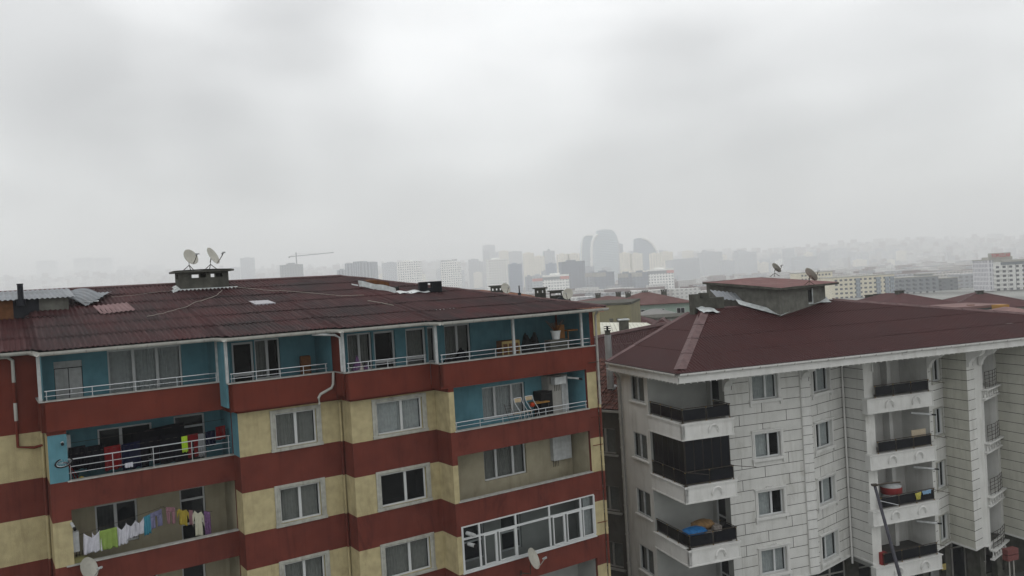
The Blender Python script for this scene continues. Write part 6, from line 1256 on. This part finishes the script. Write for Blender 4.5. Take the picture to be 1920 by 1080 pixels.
for i, (a, b, yt, d, s, lab) in enumerate(T_):
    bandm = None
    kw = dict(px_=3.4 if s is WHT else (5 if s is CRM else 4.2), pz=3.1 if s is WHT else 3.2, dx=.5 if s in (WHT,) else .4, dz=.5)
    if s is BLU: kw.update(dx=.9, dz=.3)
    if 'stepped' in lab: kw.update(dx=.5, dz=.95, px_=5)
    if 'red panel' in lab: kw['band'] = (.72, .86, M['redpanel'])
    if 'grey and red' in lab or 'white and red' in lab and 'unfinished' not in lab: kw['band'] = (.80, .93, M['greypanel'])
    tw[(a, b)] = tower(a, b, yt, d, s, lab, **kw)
for key, f in (((1017, 1068), (.74, 1.0)), ((1213, 1267), (.76, 1.0))):
    t, F, W_, D_, h, base = tw[key]; c = MB(); c.box(-W_ / 2 + W_ * f[0], W_ / 2 + .3, -D_ / 2 - .3, D_ / 2 + .3, h * .80, h * .93); c.build('panel', M['redpanel'], t)
for key in ((1097, 1123), (1112, 1152), (1160, 1190), (1186, 1216)):
    t, F, W_, D_, h, base = tw[key]; c = MB(); c.box(-W_ / 2 - .3, W_ * .05, -D_ / 2 - .3, D_ / 2, h - 7, h + .3); c.build('panel', M['palew'], t)
t, F, W_, D_, h, base = tw[(645, 704)]; c = MB(); c.box(-W_ * .18, W_ * .12, -D_ / 2 - .4, D_ / 2, 0, h + 3.4); c.build('stair_core', facade(*GRY, 5, 3.2, .5, .95), t)
t, F, W_, D_, h, base = tw[(1018, 1040)]; c = MB(); c.tube([(0, 0, h), (0, 0, h + 16)], .5, 6); c.box(-4, 4, -2, 2, h + .9, h + 7); c.build('aerial', facade(*PAL, 4, 3), t)
t, F, W_, D_, h, base = tw[(523, 564)]; c = MB(); c.box(-W_ * .16, W_ * .2, -2, 2, h + .9, h + 4.2); c.box(-W_ * .13, W_ * .17, -3, 3, h + 4.2, h + 5); c.build('plant_room', facade(*GRY, 6, 3), t)
# crane
cx = at(554, 510, 960 * FS); topz = zat(554, 478, 960 * FS); cr_t = thing('tower_crane', 'hazy tower crane above the grey gridded tower', 'crane', None, (cx.x, cx.y + 14, -13)); m = MB(); H_ = topz + 13; m.tube([(0, 0, 0), (0, 0, H_ + 6)], 1.2, 4); m.build('mast', M['greypanel'], cr_t)
e = at(623, 473, 960 * FS); f = at(539, 481, 960 * FS); o_ = Vector((cx.x, cx.y, -13)); j0 = f - o_; j1 = e - o_; j0.y += 14; j1.y += 14; j0.y = j1.y = 0; m = MB(); m.tube([j0, j1], .9, 4); m.tube([(0, 0, H_ + 3), j0.lerp(j1, .7)], .18, 4); m.tube([(0, 0, H_ + 3), j0], .18, 4); m.box(j0.x - 1.5, j0.x + 1.5, -1, 1, j0.z - 2.5, j0.z); m.build('jib', M['greypanel'], cr_t)
# curved glass towers
def prism(outl, dist, depth, wc, gc, name, label, edge=(), ew=1.3):
    dist *= FS; depth *= FS; ew *= FS * 1.25; pts = [at(x, y, dist) for x, y in outl]; o_ = Vector((sum(p.x for p in pts) / len(pts), pts[0].y, -13)); ys = o_.y; P_ = [(p.x - o_.x, p.z + 13) for p in pts]; t = thing(name, label, 'skyscraper', None, (o_.x, ys, -13)); m = MB(); n = len(P_)
    m.poly([(x, 0, z) for x, z in P_]); m.poly([(x, depth, z) for x, z in P_][::-1])
    for i in range(n): (x0, z0), (x1, z1) = P_[i], P_[(i + 1) % n]; m.poly([(x0, 0, z0), (x1, 0, z1), (x1, depth, z1), (x0, depth, z0)])
    m.build('facade', facade(wc, gc, 6.0, 5.4, .95, .5, .15), t)
    if edge: e = MB(); e.tube([(P_[i][0], -2.0, P_[i][1]) for i in edge], ew, 6); e.build('edge_band', M['palew'] if 0 else mat('white_edge_band', (1.15, 1.15, 1.12), .6, .01), t)
    return t
GL = ((.56, .64, .68), (.32, .40, .45)); GD = ((.38, .44, .50), (.22, .28, .35))
ARCL = [(1090, 560), (1090, 465), (1091, 452), (1094, 444), (1099, 441), (1111, 441), (1111, 560)]
prism(ARCL, 1480, 30, *GL, 'skyscraper', 'left low half of the curved glass twin tower', (0, 1, 2, 3, 4, 5), 1.2)
MAIN = [(1109, 560), (1109, 470), (1110, 455), (1114, 445), (1120, 440), (1121, 432), (1134, 430), (1147, 431), (1154, 438), (1158, 452), (1160, 475), (1161, 560)]
prism(MAIN, 1440, 34, *GL, 'skyscraper', 'tall main half of the curved glass twin tower', (0, 1, 2, 3, 4), 1.9)
t_ = prism([(1152, 560), (1152, 434), (1156, 441), (1160, 455), (1163, 480), (1163, 560)], 1450, 20, (.62, .64, .63), (.4, .42, .44), 'skyscraper', 'white curved fin on the right edge of the glass twin tower')
QU = [(1193, 560), (1193, 447), (1204, 446), (1214, 449), (1223, 457), (1230, 467), (1236, 480), (1238, 500), (1238, 560)]
prism(QU, 1420, 34, *GD, 'skyscraper', 'dark quarter-round glass tower with a white curved edge', (2, 3, 4, 5, 6, 7, 8), 2.0)
# lettering
def text(body, size, mkey, parent, loc, ext=.1, rx=90):
    cu = bpy.data.curves.new('lettering', 'FONT'); cu.body = body; cu.size = size; cu.extrude = ext; cu.align_x = 'CENTER'; to = bpy.data.objects.new('tmp', cu); COL.objects.link(to); bpy.context.view_layer.update()
    me = bpy.data.meshes.new_from_object(to.evaluated_get(bpy.context.evaluated_depsgraph_get())); bpy.data.objects.remove(to); o = bpy.data.objects.new('lettering', me); me.materials.clear(); me.materials.append(M[mkey]); COL.objects.link(o); o.parent = parent; o.location = loc; o.rotation_euler = (R(rx), 0, 0); return o
M['redletter'] = mat('red_letters', (.6, .02, .03), .6, .02); M['greyletter'] = mat('grey_letters', (.08, .08, .09), .6, .02)
t, F, W_, D_, h, base = tw[(825, 863)]; tx = text('istmarina AVM', W_ * .155, 'greyletter', t, (0, -D_ / 2, h + 2.4), .3); c = MB(); 
for k in range(6): c.tube([(-W_ * .42 + W_ * .17 * k, -D_ / 2 + .4, h + .9), (-W_ * .42 + W_ * .17 * k, -D_ / 2 + .4, h + 2.5)], .12, 4)
c.build('sign_frame', M['greypanel'], t)
# mid-distance blocks with real windows
def block(px0, px1, yt, dist, yaw, dep, wallm, cols_, rows_, label, x_in=(.04, .96), pz=3.0, wz=1.3, ww=1.5, winm='blackglass', base=-6, first=1.3):
    a, b = at(px0, yt, dist), at(px1, yt, dist); W_ = (b - a).length / math.cos(R(yaw)); F = Fr((a.x + b.x) / 2, (a.y + b.y) / 2, yaw); t = thing('apartment_building', label, 'apartment building', F, (0, 0, base)); h = (a.z + b.z) / 2 - base
    m = MB(); m.box(-W_ / 2, W_ / 2, 0, dep, 0, h); m.build('wall', wallm, t); m = MB(); m.box(-W_ / 2 - .3, W_ / 2 + .3, -.3, dep + .3, h, h + .6); m.build('roof', M['palew'], t)
    me = None
    for r_ in range(rows_):
        for c_ in range(cols_):
            x = -W_ / 2 + W_ * (x_in[0] + (x_in[1] - x_in[0]) * (c_ + .5) / cols_); z = h - first - wz - pz * r_
            if me is None:
                q = MB(); q.box(-ww / 2, ww / 2, -.12, .05, 0, wz); o = q.build('window', M[winm], t); me = o.data; 
            else: o = bpy.data.objects.new('window', me); COL.objects.link(o); o.parent = t
            o.location = (x, 0, z)
    return t, W_, h
M['creamfar'] = mat('pale_yellow_render', (.85, .79, .62), .9, .05, .2); M['darkwin'] = mat('window_dark', (.10, .11, .12), .4, .1); M['glassgrey'] = mat('glazed_stack', (.20, .23, .25), .5, .2, .6)
t, W_, h = block(1555, 1680, 518, 560, 6, 16, M['creamfar'], 12, 6, 'long pale yellow block with rows of small windows and a white roof edge', winm='darkwin', ww=1.9)
for f_ in (.42, .74, .88, .96):
    c = MB(); c.box(-W_ / 2 + W_ * (f_ - .035), -W_ / 2 + W_ * (f_ + .03), -.6, .1, 0, h - 1.2); c.build('stairwell_glazing', facade((.26, .30, .34), (.14, .16, .18), 1.6, 3.0, .6, .6), t)
block(1497, 1562, 511, 640, 6, 16, M['creamfar'], 9, 5, 'pale yellow block behind and left of the long one', winm='darkwin')
t, W_, h = block(1680, 1757, 520, 590, -6, 18, facade((.20, .22, .24), (.09, .10, .12), 4.4, 3.0, .5, .5), 6, 5, 'dark grey block right of the long pale yellow one', winm='darkwin')
t, W_, h = block(1752, 1794, 522, 590, -8, 14, facade((.15, .165, .18), (.11, .12, .13), 8, 3.0, .3, .4), 2, 5, 'dark grey end block with white balcony edges', winm='darkwin')
for k in range(6): c = MB(); c.box(W_ / 2, W_ / 2 + 2.2, .5, 4, h - 2.6 - 3 * k, h - 1.9 - 3 * k); c.build('balcony', M['palew'], t)
c0 = at(1735, 514, 595); c = MB(); t, W_, h = block(1724, 1748, 514, 596, -6, 10, facade((.22, .24, .25), (.2, .22, .23), 8, 3), 0, 0, 'taller grey stair tower on the dark grey block')
# the signed tower at the right edge
M['signwall'] = mat('pale_grey_cladding', (.85, .85, .82), .85, .06, .3); t, W_, h = block(1863, 1950, 489, 540, -3, 20, M['signwall'], 7, 8, 'pale tower with red rooftop lettering at the right edge', x_in=(.02, .98), winm='darkwin', ww=2.0, first=2.8, wz=1.5)
for f_ in (.31, .47, .63, .8): c = MB(); c.box(-W_ / 2 + W_ * f_ - .14, -W_ / 2 + W_ * f_ + .14, -.1, .05, 0, h - 2.3); c.build('pilaster', M['darkwin'], t)
for k in range(9): c = MB(); c.box(-W_ / 2 - .2, -W_ / 2 + W_ * .3, -1.2, .05, h - 5.6 - 3 * k, h - 4.7 - 3 * k); c.build('balcony', M['signwall'], t)
c = MB(); c.box(-W_ / 2 + W_ * .18, W_ / 2 + .5, -.6, 6, h - .4, h + 1.0); c.build('cornice', M['palew'], t); c = MB(); c.box(-W_ / 2 + W_ * .16, W_ / 2, -.25, .05, h - 2.3, h - .4); c.build('window_strip', M['glassgrey'], t)
c = MB(); c.box(-W_ / 2, -W_ / 2 + W_ * .5, 5, 14, h, h + 3.3); c.build('plant_room', M['palew'], t); c = MB(); c.box(-W_ / 2 - .6, -W_ / 2 + W_ * .46, 4.4, 4.8, h + 2.6, h + 6.0); sg = c.build('sign_board', M['palew'], t); tx = text('TOPUZLAR', 3.3, 'redletter', sg, (-W_ / 2 + W_ * .245, 4.3, h + 3.2), .1)
xs_ = [v.co.x for v in tx.data.vertices]; wd = max(xs_) - min(xs_); tx.scale = (W_ * .40 / wd, 1, 1)
t, W_, h = block(1852, 1863, 488, 541, -3, 20, facade((.62, .62, .64), (.22, .22, .27), 1.9, 3.0, .5, .7), 0, 0, 'darker glazed stair tower at the left side of the lettered tower')
# hazy districts on the far slopes
def hillz(x, y):
    r_ = x / max(y, 1); P_ = [(-.7, 128), (-.43, 112), (-.24, 98), (.03, 72), (.22, 58), (.36, 62), (.52, 64), (.63, 52), (1.2, 40)]; v = P_[0][1] if r_ < P_[0][0] else P_[-1][1]
    for (a, za), (b, zb_) in zip(P_, P_[1:]):
        if a <= r_ <= b: v = za + (zb_ - za) * (r_ - a) / (b - a)
    base = 0 if math.hypot(x, y) < 300 else -min(12, (math.hypot(x, y) - 300) * .02); k = max(0, min(1, (y - 3400) / 2300)); k = k * k * (3 - 2 * k)
    return base + k * (1.8 * v + 12 + 5 * math.sin(x * .006) + 3 * math.sin(x * .013 + y * .004)) if y < 7200 else base + (1.8 * v + 12)
for v in bpy.data.objects['ground'].data.vertices: v.co.z = hillz(v.co.x, v.co.y)
dc = MB(); rn = random.Random(11)
for i in range(3900):
    y = rn.uniform(3300, 5700) if i < 2600 else rn.uniform(700, 3300); x = rn.uniform(-.7, .7) * y; z = hillz(x, y); w_, d_, h_ = rn.uniform(14, 44), rn.uniform(12, 24), rn.choice([12, 15, 18, 24, 30, 42]) if i < 2600 else rn.choice([6, 9, 9, 12]); dc.box(x, x + w_, y, y + d_, z - 4, z + h_, rn.randrange(4))
o = dc.build('distant_district', [facade((.6, .6, .58), (.3, .3, .3), 4, 3.2), facade((.42, .40, .38), (.2, .2, .2), 4, 3.2), facade((.3, .31, .33), (.15, .15, .16), 5, 3.2), M['pinkroof']]); tag(o, 'hazy carpet of small far-off houses on the slopes along the skyline', 'district'); o['kind'] = 'stuff'
# ================================================================ haze
hb = MB(); hb.box(-9300, 9300, -400, 11100, -14.5, 330); hz_ = hb.build('haze', []); hz_['kind'] = 'stuff'; hz_['label'] = 'pale grey haze thickening towards the skyline'; hz_['category'] = 'haze'
hm = bpy.data.materials.new('haze'); hm.use_nodes = True; t = hm.node_tree; t.nodes.clear(); o = t.nodes.new('ShaderNodeOutputMaterial'); pv = t.nodes.new('ShaderNodeVolumePrincipled'); pv.inputs['Color'].default_value = (.97, .98, .985, 1); pv.inputs['Density'].default_value = .0004; pv.inputs['Anisotropy'].default_value = 0.0; t.links.new(pv.outputs[0], o.inputs['Volume'])
hz_.data.materials.append(hm)
tx = text('KREA', .26, 'greyletter', sgn, (0, -.03, .75), .005)
